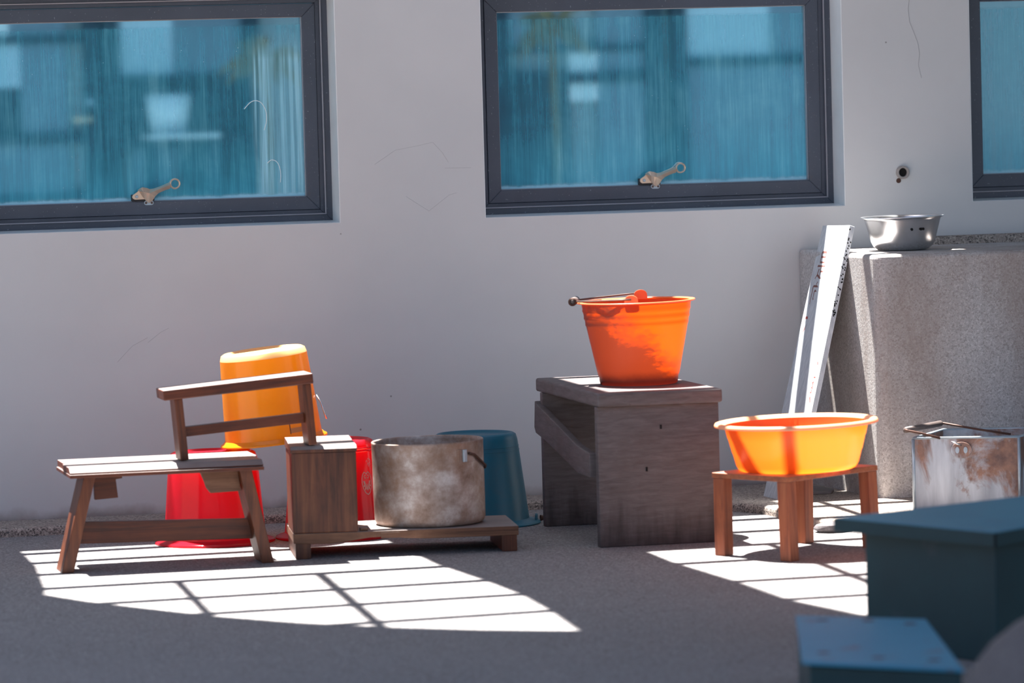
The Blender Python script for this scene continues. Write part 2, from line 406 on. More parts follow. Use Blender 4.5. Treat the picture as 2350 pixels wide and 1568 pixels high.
def prism(bm, pts, vec):
    vec = Vector(vec)
    a = [bm.verts.new(p) for p in pts]; b = [bm.verts.new(Vector(p)+vec) for p in pts]
    bm.faces.new(a); bm.faces.new(b[::-1])
    n = len(pts)
    for i in range(n): bm.faces.new((a[i], b[i], b[(i+1) % n], a[(i+1) % n]))
    return bm
def lathe(bm, prof, seg=64, cap_start=False, cap_end=False, mtx=None):
    rings = []
    for r, z in prof:
        if r < 1e-6: rings.append([bm.verts.new((0, 0, z))])
        else: rings.append([bm.verts.new((r*math.cos(2*math.pi*i/seg), r*math.sin(2*math.pi*i/seg), z)) for i in range(seg)])
    for a, b in zip(rings, rings[1:]):
        for i in range(seg):
            j = (i+1) % seg
            if len(a) == 1 and len(b) == 1: continue
            if len(a) == 1: bm.faces.new((a[0], b[i], b[j]))
            elif len(b) == 1: bm.faces.new((a[i], b[0], a[j]))
            else: bm.faces.new((a[i], a[j], b[j], b[i]))
    if mtx is not None: bmesh.ops.transform(bm, matrix=mtx, verts=bm.verts[:])
    return bm
def tube(bm, pts, r, seg=10, closed=False):
    pts = [Vector(p) for p in pts]; n = len(pts); rings = []
    up = None
    for i, p in enumerate(pts):
        if closed: t = (pts[(i+1) % n]-pts[i-1]).normalized()
        else: t = (pts[min(i+1, n-1)]-pts[max(i-1, 0)]).normalized()
        if up is None:
            up = t.orthogonal().normalized()
        up = (up - t*up.dot(t))
        if up.length < 1e-5: up = t.orthogonal()
        up.normalize(); sd_ = t.cross(up)
        rr = r[i] if isinstance(r, (list, tuple)) else r
        rings.append([bm.verts.new(p+(up*math.cos(2*math.pi*k/seg)+sd_*math.sin(2*math.pi*k/seg))*rr) for k in range(seg)])
    m = n if closed else n-1
    for i in range(m):
        a, b = rings[i], rings[(i+1) % n]
        for k in range(seg): bm.faces.new((a[k], a[(k+1) % seg], b[(k+1) % seg], b[k]))
    if not closed:
        bm.faces.new(rings[0][::-1]); bm.faces.new(rings[-1])
    return bm
def arc(cx, cy, r, a0, a1, n): return [(cx+r*math.cos(math.radians(a0+(a1-a0)*i/n)), cy+r*math.sin(math.radians(a0+(a1-a0)*i/n))) for i in range(n+1)]
NB = bmesh.new

# ================================================================== THE SETTING
# floor of the court
bm = NB(); bx(bm, -9, 14, -13.4, 6, -0.12, 0)
struct(obj('floor', bm, 'floor'), 'speckled grey terrazzo floor')

# plastered wall with three window openings (front face y = 0, openings 0.14 deep)
WT = 0.14; WZ0, WZ1, WTOP = 0.752, 1.355, 1.752
OPEN = [(1.132, 2.112), (2.494, 3.476), (3.829, 4.811)]
bm = NB()
xs = [-9.0]
for a, b in OPEN: xs += [a, b]
xs += [14.0]
cols = []
x_prev = -9.0
bx(bm, -9, 14, 0, WT, -0.05, WZ0); bx(bm, -9, 2.75, 0, WT, WZ1, WTOP); bx(bm, 3.476, 14, 0, WT, WZ1, WTOP)
for a, b in zip(xs[0::2], xs[1::2]): bx(bm, a, b, 0, WT, WZ0, WZ1)
bmesh.ops.remove_doubles(bm, verts=bm.verts[:], dist=1e-5)
wall = struct(obj('wall_back', bm, 'plaster', bevel=0.0), 'white plaster wall with three windows')
# unseen boards added behind the gap above the middle window to shape the sun
bm = NB(); prism(bm, [(x, 0.145, z) for x, z in ((2.55,1.36),(3.263,1.36),(2.77,2.30),(2.55,2.30))], (0, 0.02, 0))
struct(obj('sun_blocker_1', bm, 'plaster'), 'unseen slanting panel added above the middle window to shade the leaning board')
bm = NB(); prism(bm, [(x, 0.145, z) for x, z in ((3.327,1.36),(3.417,1.36),(2.955,2.27),(2.865,2.27))], (0, 0.02, 0))
struct(obj('sun_blocker_2', bm, 'plaster'), 'unseen slanting bar added above the middle window to cast the dark stripe')
bm = NB(); bx(bm, 3.40, 3.75, 0.145, 0.165, 1.36, 2.30)
struct(obj('sun_blocker_3', bm, 'plaster'), 'unseen upright panel added above the middle window to keep sun off its jamb')
# hairline cracks and scratches of the plaster
def crack(pts, r):
    b_ = NB(); tube(b_, [(x, -0.0002, z) for x, z in pts], r, 5)
    return obj('crack', b_, 'crack', wall)
crack([(3.668,1.345),(3.665,1.30),(3.661,1.268),(3.664,1.235),(3.676,1.205),(3.686,1.178),(3.690,1.150),(3.686,1.120),(3.694,1.085)], 0.0007)
crack([(2.205,0.90),(2.26,0.935),(2.32,0.945),(2.36,0.953),(2.385,0.925),(2.40,0.90)], 0.0003)
crack([(2.285,0.815),(2.345,0.775),(2.40,0.815),(2.42,0.82)], 0.0003)
crack([(2.39,0.885),(2.46,0.884)], 0.0003)
crack([(1.60,0.462),(1.635,0.488),(1.655,0.497)], 0.0003)
crack([(1.52,0.415),(1.56,0.455),(1.60,0.475)], 0.0003)

# terrazzo ledge at the foot of the wall, widening to an apron under the counter
bm = NB()
out = [(-9,-0.205),(1.0,-0.212),(2.58,-0.166),(2.80,-0.24),(2.985,-0.40),(3.06,-0.55),(3.08,-0.72),(3.07,-0.93),(3.10,-1.0),(3.17,-1.03),(3.25,-0.99),(3.4,-1.06),(6,-1.06),(14,-1.06),(14,0),(-9,0)]
prism(bm, [(x, y, -0.03) for x, y in out], (0, 0, 0.053))
ledge = struct(obj('baseboard_back', bm, 'ledge', bevel=0.012, seg=3), 'rough terrazzo ledge along the foot of the wall')

# wall behind the court at the back (seen only through scraped glass)
bm = NB(); bx(bm, -4, 9, 2.6, 2.75, 0, 1.7)
struct(obj('wall_yard', bm, 'yarddark'), 'dark fence behind the windows')

# sloping roof of boards with two glazing bays; given by where its edges cast shade on the floor
def roof_pt(xf, yf, dz=0.0):
    z = (1.752-0.35*yf)/1.1015 + dz
    return (xf-SUN_X*z, yf-SUN_Y*z, z)
def roof_poly(bm, pts, t=0.03):
    a = [roof_pt(x, y) for x, y in pts]
    prism(bm, a, (0, 0, t))
bm = NB()
YE = -6.6
roof_poly(bm, [(3.76,-0.49),(14,-0.49),(14,-0.565),(3.76,-0.565)])
roof_poly(bm, [(0.25,-0.49),(3.12,-0.49),(3.12,-0.572),(2.58,-0.578),(2.06,-0.545),(1.192,-0.555),(0.25,-0.555)])
roof_poly(bm, [(0.25,-0.555),(1.192,-0.555),(1.185,-0.913),(1.147,-1.395),(1.133,-1.506),(1.133,YE),(0.25,YE)])
roof_poly(bm, [(1.133,-1.506),(1.205,-1.68),(1.297,-1.847),(1.429,-2.077),(1.570,-2.262),(1.732,-2.419),(1.90,-2.545),(2.066,-2.637),(2.066,YE),(1.133,YE)])
roof_poly(bm, [(2.06,-0.545),(2.58,-0.578),(2.567,-1.509),(2.593,-1.954),(2.600,-2.318),(2.662,-2.642),(2.662,YE),(2.066,YE),(2.066,-2.637),(2.092,-2.29),(2.103,-1.98),(2.090,-1.68),(2.061,-1.306)])
roof_poly(bm, [(2.662,-2.642),(3.53,-2.25),(3.53,YE),(2.662,YE)])
roof_poly(bm, [(3.53,-0.565),(14,-0.565),(14,YE),(3.53,YE)])
roof = struct(obj('ceiling', bm, 'roof'), 'boarded lean-to roof with two glazing bays')
def roof_bar(p0, p1, w):
    a, b = Vector(p0), Vector(p1); d = (b-a).normalized(); nrm = Vector((-d.y, d.x))*w/2
    b_ = NB(); roof_poly(b_, [tuple(a+nrm), tuple(b+nrm), tuple(b-nrm), tuple(a-nrm)], 0.02)
    o = obj('glazing_bar', b_, 'roof', roof); return o
for yl, yr in ((-0.635,-0.60),(-0.850,-0.815),(-1.105,-1.07),(-1.395,-1.362),(-1.744,-1.680),(-2.040,-1.975),(-2.372,-2.288)):
    roof_bar((1.13, yl), (2.11, yr), 0.046)
roof_bar((1.449,-1.38), (1.41,-2.12), 0.022); roof_bar((1.775,-1.36), (1.708,-2.46), 0.026)
for yl, yr in ((-0.69,-0.652),(-0.965,-0.93),(-1.255,-1.22),(-1.56,-1.52),(-1.955,-1.93),(-2.318,-2.29)):
    roof_bar((2.55, yl), (3.55, yr), 0.044)
roof_bar((2.875,-1.25), (2.835,-2.6), 0.026); roof_bar((3.22,-0.56), (3.17,-2.5), 0.026)

# ------------------------------------------------------------------ windows
def frame_loop(bm, x0, x1, z0, z1, w, y0, y1):
    """four mitred bars around a rectangle"""
    o_ = [(x0,z0),(x1,z0),(x1,z1),(x0,z1)]; i_ = [(x0+w,z0+w),(x1-w,z0+w),(x1-w,z1-w),(x0+w,z1-w)]
    for k in range(4):
        q = [o_[k], o_[(k+1) % 4], i_[(k+1) % 4], i_[k]]
        prism(bm, [(x, y0, z) for x, z in q], (0, y1-y0, 0))
    return bm
U = 7.85e-5
def lever_pts(pts, y): return [((px-910)*U, y, (1000-py)*U) for px, py in pts]
def make_handle(parent, x, z, y):
    """bronze cam handle; local origin on the joint of sash and pane"""
    b_ = NB()
    T = [(560,650),(640,590),(720,560),(860,590),(960,630),(1100,612),(1350,530),(1600,430)]
    Rg = [(600,690),(650,700),(720,715),(820,742),(910,765),(1040,708),(1300,600),(1610,500)]
    Bl = [(620,740),(690,840),(760,930),(830,1020),(915,1080)]
    Br = [(915,1080),(1030,1000),(1120,870),(1230,770),(1420,690),(1620,630)]
    def pt(p, yy): return b_.verts.new(((p[0]-910)*U, yy, (1000-p[1])*U))
    t = [pt(p, -0.010) for p in T]; r = [pt(p, -0.021) for p in Rg]
    for i in range(len(T)-1): b_.faces.new((t[i], t[i+1], r[i+1], r[i]))
    bl = [pt(p, -0.011) for p in Bl[:-1]]; tip = pt((915,1080), -0.012)
    br = [pt(p, -0.011) for p in Br[1:]]
    b_.faces.new((r[0], r[1], r[2], bl[1], bl[0])); b_.faces.new((r[2], r[3], bl[2], bl[1])); b_.faces.new((r[3], r[4], bl[3], bl[2])); b_.faces.new((r[4], tip, bl[3]))
    b_.faces.new((r[4], br[0], tip)); b_.faces.new((r[4], r[5], br[1], br[0])); b_.faces.new((r[5], br[2], br[1])); b_.faces.new((r[5], r[6], br[3], br[2])); b_.faces.new((r[6], r[7], br[4], br[3]))
    ring = [t[0]] + t[1:] + [r[7]] + br[::-1] + [tip] + bl[::-1] + [r[0]]
    back = [b_.verts.new((v.co.x, -0.002, v.co.z)) for v in ring]
    for i in range(len(ring)):
        j = (i+1) % len(ring)
        b_.faces.new((ring[i], ring[j], back[j], back[i]))
    b_.faces.new(back)
    # finger ring
    c = ((1785-910)*U, (1000-475)*U); n = 28; ro, ri = 186*U, 122*U
    vs = []
    for k in range(n):
        a = 2*math.pi*k/n; ca, sa = math.cos(a), math.sin(a)
        vs.append([b_.verts.new((c[0]+rr*ca, yy, c[1]+rr*sa)) for rr, yy in ((ri,-0.006),(ri+10*U,-0.0145),((ro+ri)/2,-0.016),(ro-10*U,-0.0145),(ro,-0.006))])
    for k in range(n):
        for m in range(5): b_.faces.new((vs[k][m], vs[(k+1) % n][m], vs[(k+1) % n][(m+1) % 5], vs[k][(m+1) % 5]))
    h = obj('handle', b_, 'bronze', parent); h['label'] = 'bronze cam handle with a finger ring'
    h.location = (x, y, z)
    b_ = NB(); prism(b_, lever_pts([(365,870),(390,800),(520,720),(590,660),(640,740),(700,850),(790,960),(450,965),(385,925)], -0.009), (0, 0.007, 0))
    obj('pivot_plate', b_, 'bronze', h, bevel=0.001)
    b_ = NB(); lathe(b_, [(0,0.0035),(0.0030,0.0035),(0.0040,0.002),(0.0042,0)], 14, mtx=Matrix.Translation(((512-910)*U, -0.009, (1000-862)*U)) @ Matrix.Rotation(math.pi/2, 4, 'X'))
    obj('screw', b_, 'plate', h)
    b_ = NB(); bx(b_, (350-910)*U, (1110-910)*U, -0.002, 0.012, (1015-1000)*-U, (1000-795)*U)
    obj('base_block', b_, 'black', h, bevel=0.002)
    b_ = NB()
    pl = arc(-72*U, -78*U, 78*U, 90, 270, 8) + arc(88*U, -78*U, 78*U, -90, 90, 8)
    prism(b_, [(px, -0.0035, pz) for px, pz in pl], (0, 0.0055, 0))
    kp = obj('keeper_plate', b_, 'plate', h, bevel=0.0006)
    for sx in (-88, 104):
        b_ = NB(); lathe(b_, [(0,0.0015),(0.0022,0.0012),(0.003,0)], 12, mtx=Matrix.Translation((sx*U, -0.0035, -80*U)) @ Matrix.Rotation(math.pi/2, 4, 'X'))
        obj('screw', b_, 'wire', h)
    return h
def make_window(i, x0, x1, hx, glass):
    w = bpy.data.objects.new('window_%d' % i, None); COL.objects.link(w); w.location = (x0, 0, WZ0); struct(w)
    W = x1-x0; Hh = WZ1-WZ0
    b_ = NB(); frame_loop(b_, 0.001, W-0.001, 0.002, Hh, 0.022, 0.098, 0.139); frame_loop(b_, 0.022, W-0.022, 0.022, Hh-0.02, 0.012, 0.104, 0.139)
    obj('outer_frame', b_, 'frame', w, bevel=0.0012)
    b_ = NB(); frame_loop(b_, 0.019, W-0.019, 0.021, Hh-0.018, 0.0035, 0.0935, 0.106)
    obj('bead', b_, 'bead', w, bevel=0.001)
    b_ = NB(); frame_loop(b_, 0.0345, W-0.0345, 0.0345, Hh-0.0335, 0.034, 0.101, 0.137)
    sash = obj('sash', b_, 'frame', w, bevel=0.0015)
    b_ = NB(); frame_loop(b_, 0.0665, W-0.0665, 0.0665, Hh-0.0655, 0.004, 0.108, 0.128)
    obj('glazing_bead', b_, 'bead', w, bevel=0.001)
    px0, px1, pz0, pz1 = 0.068, W-0.068, 0.068, Hh-0.068
    b_ = NB(); bx(b_, 0, px1-px0, 0, 0.004, 0, pz1-pz0)
    p = obj('pane', b_, glass, w); p.location = (px0, 0.122, pz0)
    p['label'] = 'dusty blue mirror-film pane'
    if hx is not None: make_handle(w, hx-x0, pz0+0.0035, 0.101)
    for xa in (0.0, W-0.0025):
        b_ = NB(); bx(b_, xa, xa+0.0025, 0.0015, 0.098, 0.0, Hh); obj('reveal', b_, 'whiteglaze', w)  # whiter than the wall to paint in the brighter light on the jambs
    # plaster sill, slightly dished
    b_ = NB(); hexa(b_, [(0.0,0.002,-0.006),(W,0.002,-0.006),(W,0.099,-0.006),(0.0,0.099,-0.006)], [(0.0,0.002,0.0008),(W,0.002,0.0008),(W,0.099,0.005),(0.0,0.099,0.005)])
    obj('sill', b_, 'whiteglaze', w)
    return w
MT['glass1'] = m_glass('blue_film_glass_a', 1.3, None, None, 0.73)
MT['glass2'] = m_glass('blue_film_glass_b', 5.7)
MT['glass3'] = m_glass('blue_film_glass_c', 9.1)
w1 = make_window(1, *OPEN[0], 1.628, 'glass1'); w1['label'] = 'window with blue mirrored glass at the left of the wall'
w2 = make_window(2, *OPEN[1], 2.980, 'glass2'); w2['label'] = 'window with blue mirrored glass above the orange bucket'
w3 = make_window(3, *OPEN[2], None, 'glass3'); w3['label'] = 'window with blue mirrored glass above the concrete counter'
def fibre(parent, pts, r=0.0008):
    P = [Vector(p) for p in pts]; P = [P[0]*2-P[1]]+P+[P[-1]*2-P[-2]]; q = []
    for i in range(1, len(P)-2):
        for k in range(5):
            t_ = k/5; a, b, c, d = P[i-1:i+3]
            q.append(0.5*((2*b)+(c-a)*t_+(2*a-5*b+4*c-d)*t_*t_+(3*b-a-3*c+d)*t_**3))
    q.append(P[-2])
    b_ = NB(); tube(b_, q, r, 5); return obj('loose_fibre', b_, 'fibre', parent)
fibre(w1, [(0.755,0.112,0.300),(0.77,0.108,0.316),(0.785,0.107,0.321),(0.80,0.107,0.314),(0.811,0.108,0.293),(0.812,0.109,0.268),(0.806,0.113,0.244)], 0.0010)
fibre(w1, [(0.812,0.115,0.158),(0.822,0.112,0.166),(0.835,0.112,0.162),(0.843,0.112,0.148),(0.846,0.113,0.128),(0.845,0.116,0.107)], 0.0010)
fibre(w2, [(0.505,0.085,0.104),(0.53,0.086,0.114),(0.545,0.088,0.127),(0.56,0.090,0.126)], 0.0005)

# ------------------------------------------------------------------ house across the court, seen mirrored in the panes
YF = -13.0
bm = NB()
bx(bm, -9, 14, YF-0.25, YF-0.06, 0, 3.0)
struct(obj('wall_front', bm, 'yardwall'), 'rendered front of the house across the court')
bm = NB(); prism(bm, [(-9, YF-0.2, 2.9), (-9, YF+1.25, 2.6), (-9, YF+1.25, 2.66), (-9, YF-0.2, 2.98)], (23, 0, 0))
struct(obj('trim_1', bm, 'roof'), 'eave of the house across the court')
def door_leaf(name, x0, x1, rows, hx=None, mats=('palepane','panelgrey')):
    d = bpy.data.objects.new(name, None); COL.objects.link(d); d.location = (x0, YF, 0); struct(d, 'glazed slate-blue door across the court')
    W = x1-x0; s = 0.095
    b_ = NB(); bx(b_, 0, s, -0.05, 0.02, 0, 2.2); bx(b_, W-s, W, -0.05, 0.02, 0, 2.2)
    for z0, z1 in rows['rails']: bx(b_, s, W-s, -0.05, 0.015, z0, z1)
    obj('door_frame', b_, 'slate', d, bevel=0.004)
    for (a, b, c, e, mt) in rows['panes']:
        b_ = NB(); bx(b_, a, b, -0.04, -0.02, c, e); obj('pane', b_, mt, d)
    if hx is not None:
        b_ = NB(); tube(b_, [(hx, 0.02, 0.975), (hx, 0.07, 0.975), (hx-0.02, 0.075, 0.975), (hx-0.11, 0.075, 0.974)], 0.014, 8)
        obj('handle', b_, 'brass', d, smooth=True)
        b_ = NB(); lathe(b_, [(0,0.03),(0.02,0.028),(0.025,0)], 16, mtx=Matrix.Translation((hx, 0.02, 1.07)) @ Matrix.Rotation(-math.pi/2, 4, 'X'))
        obj('lock_cylinder', b_, 'plate', d)
    return d
R1 = {'rails': [(0,0.12),(0.50,0.56),(0.84,0.90),(1.40,1.44),(2.08,2.2)],
      'panes': [(0.095,0.56,0.12,0.50,'panelgrey'),(0.095,0.56,0.56,0.84,'panelgrey'),(0.02,0.24,1.44,2.1,'whiteglaze'),(0.24,0.56,1.44,2.1,'panelgrey'),(0.095,0.30,1.16,1.40,'palepane'),(0.30,0.56,0.90,1.40,'panelgrey'),(0.095,0.30,0.90,1.16,'slate')]}
door_leaf('door_1', 2.55, 3.30, R1, 0.68)
R2 = {'rails': [(0,0.12),(0.80,0.88),(1.16,1.21),(2.08,2.2)],
      'panes': [(0.0,0.10,1.16,2.1,'slate'),(0.095,0.40,1.21,2.1,'palepane'),(0.40,0.80,1.21,2.1,'panelgrey'),(0.095,0.80,0.88,1.16,'slate'),(0.16,0.42,0.12,0.80,'panelgrey'),(0.42,0.80,0.12,0.80,'slate')]}
door_leaf('door_2', 3.31, 4.20, R2)
R3 = {'rails': [(0,0.12),(1.10,1.16),(1.28,1.31),(2.08,2.2)],
      'panes': [(0.095,0.45,1.31,2.1,'panelgrey'),(0.45,0.62,1.0,1.30,'whiteglaze'),(0.62,1.0,0.12,2.1,'panelgrey'),(0.095,0.45,0.12,1.10,'slate')]}
door_leaf('door_3', 5.55, 6.55, R3)
R4 = {'rails': [(0,0.12),(1.18,1.23),(2.08,2.2)],
      'panes': [(0.03,0.60,1.23,2.1,'palepane'),(0.6,0.9,1.23,2.1,'panelgrey'),(0.095,0.90,0.12,1.18,'panelgrey')]}
door_leaf('door_4', 6.60, 7.60, R4)
t = thing('flower_pot', 'white glazed flower pot standing across the court, mirrored in the left window', 'flower pot', (3.62, YF+0.35, 0.88))
b_ = NB(); lathe(b_, [(0,0),(0.09,0),(0.115,0.10),(0.13,0.22),(0.12,0.22),(0.10,0.10),(0,0.03)], 24); obj('pot_body', b_, 'whiteglaze', t, smooth=True)
t2 = thing('plant_stand', 'white wall shelf carrying the flower pot across the court', 'stand', (3.62, YF+0.35, 0))
b_ = NB(); bx(b_, -0.14, 0.26, -0.2, 0.2, 0.86, 0.88); obj('stand_top', b_, 'whiteglaze', t2, bevel=0.006)
for sx in (-0.12, 0.20):
    b_ = NB(); bx(b_, sx, sx+0.04, -0.18, 0.18, 0, 0.86); obj('leg', b_, 'slate', t2)
def dry_plant(x, y, z, n, label):
    t = thing('dried_plant', label, 'plant', (x, y, z))
    rnd = random.Random(int(x*100))
    for k in range(n):
        b_ = NB(); a = rnd.uniform(0, 6.28); l = rnd.uniform(0.18, 0.34); el = rnd.uniform(-0.6, 0.9)
        d = Vector((math.cos(a)*math.cos(el), 0.3*math.sin(a), math.sin(el))); n_ = d.cross(Vector((0,1,0))).normalized()*0.035
        p0 = Vector((0,0,0)); pm = d*l*0.5; p1 = d*l+Vector((0,0,-0.06))
        prism(b_, [p0, pm+n_, p1, pm-n_], (0, 0.004, 0)); obj('leaf', b_, 'leaf', t)
    b_ = NB(); tube(b_, [(0,0,-z),(0.02,0,-z*0.5),(0,0,0.1)], 0.02, 8); obj('stem', b_, 'leaf', t)
dry_plant(4.12, YF+0.6, 1.30, 16, 'brown-leaved plant mirrored in the left window')
dry_plant(5.75, YF+0.6, 1.42, 22, 'brown-leaved plant mirrored in the middle window')

# ================================================================== THE CONCRETE COUNTER AND WHAT STANDS ON IT
t = thing('concrete_counter', 'speckled grey concrete counter block against the wall carrying a steel bowl', 'counter', (3.341, 0, 0))
b_ = NB()
fp = [(0.0,-0.001),(0.037,-0.49)] + [(0.038+0.035-0.035*math.cos(math.radians(a)), -0.512-0.035*math.sin(math.radians(a))) for a in (0,15,30,45,60,75,90)] + [(2.2,-0.547),(2.2,-0.001)]
prism(b_, [(x, y, 0.0) for x, y in fp], (0, 0, 0.641))
obj('block', b_, 'concrete', t, bevel=0.011, seg=4, angle=35)
b_ = NB(); hexa(b_, [(0.36,-0.03,0.63),(2.2,-0.03,0.63),(2.2,-0.002,0.63),(0.36,-0.002,0.63)], [(0.36,-0.022,0.662),(2.2,-0.022,0.666),(2.2,-0.002,0.668),(0.36,-0.002,0.664)])
o = obj('splash_strip', b_, 'ledge', t, bevel=0.003); o['label'] = 'brown terrazzo strip along the wall'

t = thing('steel_bowl', 'shiny stainless steel bowl on the corner of the concrete counter', 'bowl', (3.537, -0.292, 0.641), (0.0, -0.012, 0))
b_ = NB()
lathe(b_, [(0,0.002),(0.050,0.0),(0.066,0.003),(0.077,0.012),(0.083,0.024),(0.090,0.050),(0.0985,0.079),(0.100,0.083),(0.1065,0.0855),(0.1085,0.0875),(0.1065,0.0885),(0.1005,0.0865),(0.0965,0.079),(0.088,0.050),(0.080,0.024),(0.068,0.008),(0,0.006)], 96)
obj('bowl_body', b_, 'steel', t, smooth=True)
for a in (-1.86, -1.57, -1.51, -1.60):
    b_ = NB(); rr = 0.0935
    lathe(b_, [(0,0.0006),(0.003,0.0006),(0.0036,0)], 10, mtx=Matrix.Rotation(a+0.23, 4, 'Z') @ Matrix.Translation((rr, 0, 0.056)) @ Matrix.Rotation(math.pi/2, 4, 'Y'))
    obj('rivet_hole', b_, 'dark', t)

# leaning inscribed board
bq = [Vector(p) for p in ((3.131,-0.336,0.023),(3.140,-0.565,0.0232),(3.382,-0.330,0.712),(3.380,-0.098,0.705))]     # back-bottom, front-bottom, front-top, back-top
nv = (bq[1]-bq[0]).cross(bq[3]-bq[0]).normalized()
if nv.x > 0: nv = -nv
t = thing('inscribed_board', 'white wooden board with faded brush writing leaning against the concrete counter', 'board', tuple(bq[0]))
b_ = NB(); hexa(b_, [p-bq[0] for p in bq], [p-bq[0]-nv*0.014 for p in bq])
o = obj('plank', b_, 'board', t, bevel=0.001)
exu = (bq[1]-bq[0]).normalized(); eyv = (bq[3]-bq[0])
def on_board(u, v, lift=0.0006):   # u across (0 back .. 1 front), v up the board
    return bq[0]*(1-u)*(1-v)+bq[1]*u*(1-v)+bq[2]*u*v+bq[3]*(1-u)*v - bq[0] + nv*lift
def strokes(name, sts, u0, v0, su, sv, mat, r=0.0035):
    """brush character: polylines in a unit box laid on the board as thin flat strokes"""
    b_ = NB()
    for st in sts:
        pts = [on_board(u0+su*p[0], v0+sv*p[1]) for p in st]
        wdir = None
        L, Rr = [], []
        for i, p in enumerate(pts):
            d = (pts[min(i+1, len(pts)-1)]-pts[max(i-1, 0)]).normalized(); s_ = nv.cross(d).normalized()*r*(1.0 if i < len(pts)-1 else 0.55)
            L.append(b_.verts.new(p+s_)); Rr.append(b_.verts.new(p-s_))
        for i in range(len(pts)-1): b_.faces.new((L[i], L[i+1], Rr[i+1], Rr[i]))
    return obj(name, b_, mat, t)
SHI = [[(0.25,1),(0.25,0.62)],[(0.25,1),(0.75,1),(0.75,0.62)],[(0.25,0.82),(0.75,0.82)],[(0.25,0.62),(0.75,0.62)],[(0.05,0.48),(0.95,0.48)],[(0.5,0.48),(0.5,0.08)],[(0.5,0.28),(0.85,0.28)],[(0.3,0.38),(0.22,0.15),(0.02,0)],[(0.22,0.15),(0.55,0.05),(1,0.02)]]
XIANG = [[(0.45,1),(0.35,0.82)],[(0.1,0.8),(0.1,0)],[(0.1,0.8),(0.92,0.8),(0.92,0.05),(0.78,0.1)],[(0.32,0.6),(0.32,0.25)],[(0.32,0.6),(0.68,0.6),(0.68,0.25)],[(0.32,0.25),(0.68,0.25)]]
DA = [[(0.1,0.62),(0.9,0.62)],[(0.5,1),(0.48,0.6),(0.1,0)],[(0.5,0.6),(0.92,0)]]
REN = [[(0.5,1),(0.42,0.55),(0.08,0)],[(0.48,0.6),(0.92,0.02)]]
ZI = [[(0.15,0.95),(0.25,0.85)],[(0.1,0.72),(0.3,0.8)],[(0.5,1),(0.4,0.85)],[(0.45,0.9),(0.9,0.9),(0.8,0.8)],[(0.65,0.85),(0.4,0.66)],[(0.65,0.8),(0.92,0.66)],[(0.28,0.6),(0.28,0.2)],[(0.28,0.6),(0.75,0.6),(0.75,0.2)],[(0.28,0.47),(0.75,0.47)],[(0.28,0.34),(0.75,0.34)],[(0.28,0.2),(0.75,0.2)],[(0.4,0.15),(0.15,0)],[(0.62,0.15),(0.9,0)]]
YUAN = [[(0.08,0.92),(0.2,0.84)],[(0.04,0.66),(0.16,0.58)],[(0.04,0.1),(0.2,0.4)],[(0.32,0.92),(0.95,0.92)],[(0.36,0.92),(0.3,0.4),(0.2,0.05)],[(0.62,0.9),(0.55,0.78)],[(0.46,0.75),(0.46,0.42)],[(0.46,0.75),(0.85,0.75),(0.85,0.42)],[(0.46,0.58),(0.85,0.58)],[(0.46,0.42),(0.85,0.42)],[(0.66,0.42),(0.66,0.05),(0.56,0.1)],[(0.5,0.28),(0.42,0.12)],[(0.8,0.28),(0.92,0.1)]]
def mir(ch): return [[(p[0], p[1]) for p in st] for st in ch]
strokes('brush_character', SHI, 0.14, 0.80, 0.30, 0.10, 'ink', 0.0030)
strokes('brush_character', XIANG, 0.12, 0.705, 0.34, 0.085, 'ink', 0.0030)
strokes('brush_character', DA, 0.08, 0.60, 0.42, 0.09, 'ink_red', 0.0036)
strokes('brush_character', ZI, 0.14, 0.455, 0.26, 0.10, 'ink_pale', 0.0022)
strokes('brush_character', REN, 0.66, 0.49, 0.26, 0.06, 'ink_red', 0.0034)
strokes('brush_character', ZI, 0.16, 0.345, 0.32, 0.10, 'ink_red', 0.0030)
strokes('brush_character', YUAN, 0.56, 0.345, 0.36, 0.11, 'ink_red', 0.0032)
strokes('brush_character', YUAN, 0.12, 0.225, 0.42, 0.10, 'ink_red', 0.0027)
strokes('brush_character', DA, 0.60, 0.235, 0.30, 0.08, 'ink_red', 0.0024)
strokes('brush_character', SHI, 0.62, 0.82, 0.20, 0.09, 'ink_pale', 0.0014)
strokes('brush_character', XIANG, 0.58, 0.70, 0.24, 0.085, 'ink_pale', 0.0014)
strokes('brush_character', DA, 0.58, 0.60, 0.24, 0.07, 'ink_pale', 0.0014)
b_ = NB()
for k in range(46):
    v = random.uniform(0.60, 0.99)**0.8; w = random.uniform(0.001, 0.012)
    p = on_board(1.0, v, 0) - nv*w; bx(b_, p.x-0.0014, p.x+0.0014, p.y-0.0008, p.y+0.0012, p.z-0.002, p.z+0.002)
o = obj('worm_holes', b_, 'dark', t); o['kind'] = 'stuff'

# flake on the apron
t = thing('slate_flake', 'flat grey stone flake lying on the ledge at the foot of the concrete counter', 'stone', (3.275, -0.27, 0.023), (0, 0, 0.2))
b_ = NB(); prism(b_, [(-0.045,-0.09,0),(0.01,-0.10,0),(0.045,-0.05,0),(0.05,0.05,0),(0.02,0.10,0),(-0.03,0.08,0),(-0.05,0.0,0)], (0,0,0.008)); obj('flake_body', b_, 'paper', t, bevel=0.002)
b_ = NB(); lathe(b_, [(0,0),(0.03,0.0),(0.042,0.008),(0.036,0.019),(0.016,0.024),(0,0.023)], 9)
for v in b_.verts: v.co.x *= 1.25*random.uniform(.9,1.1); v.co.y *= random.uniform(.85,1.1)
o = obj('stone_lump', b_, 'greystone', None, bevel=0.003); o.location = (3.095, -1.055, 0.0)
tag(o, 'small rough stone lump at the outer corner of the ledge beside the teal box', 'stone')

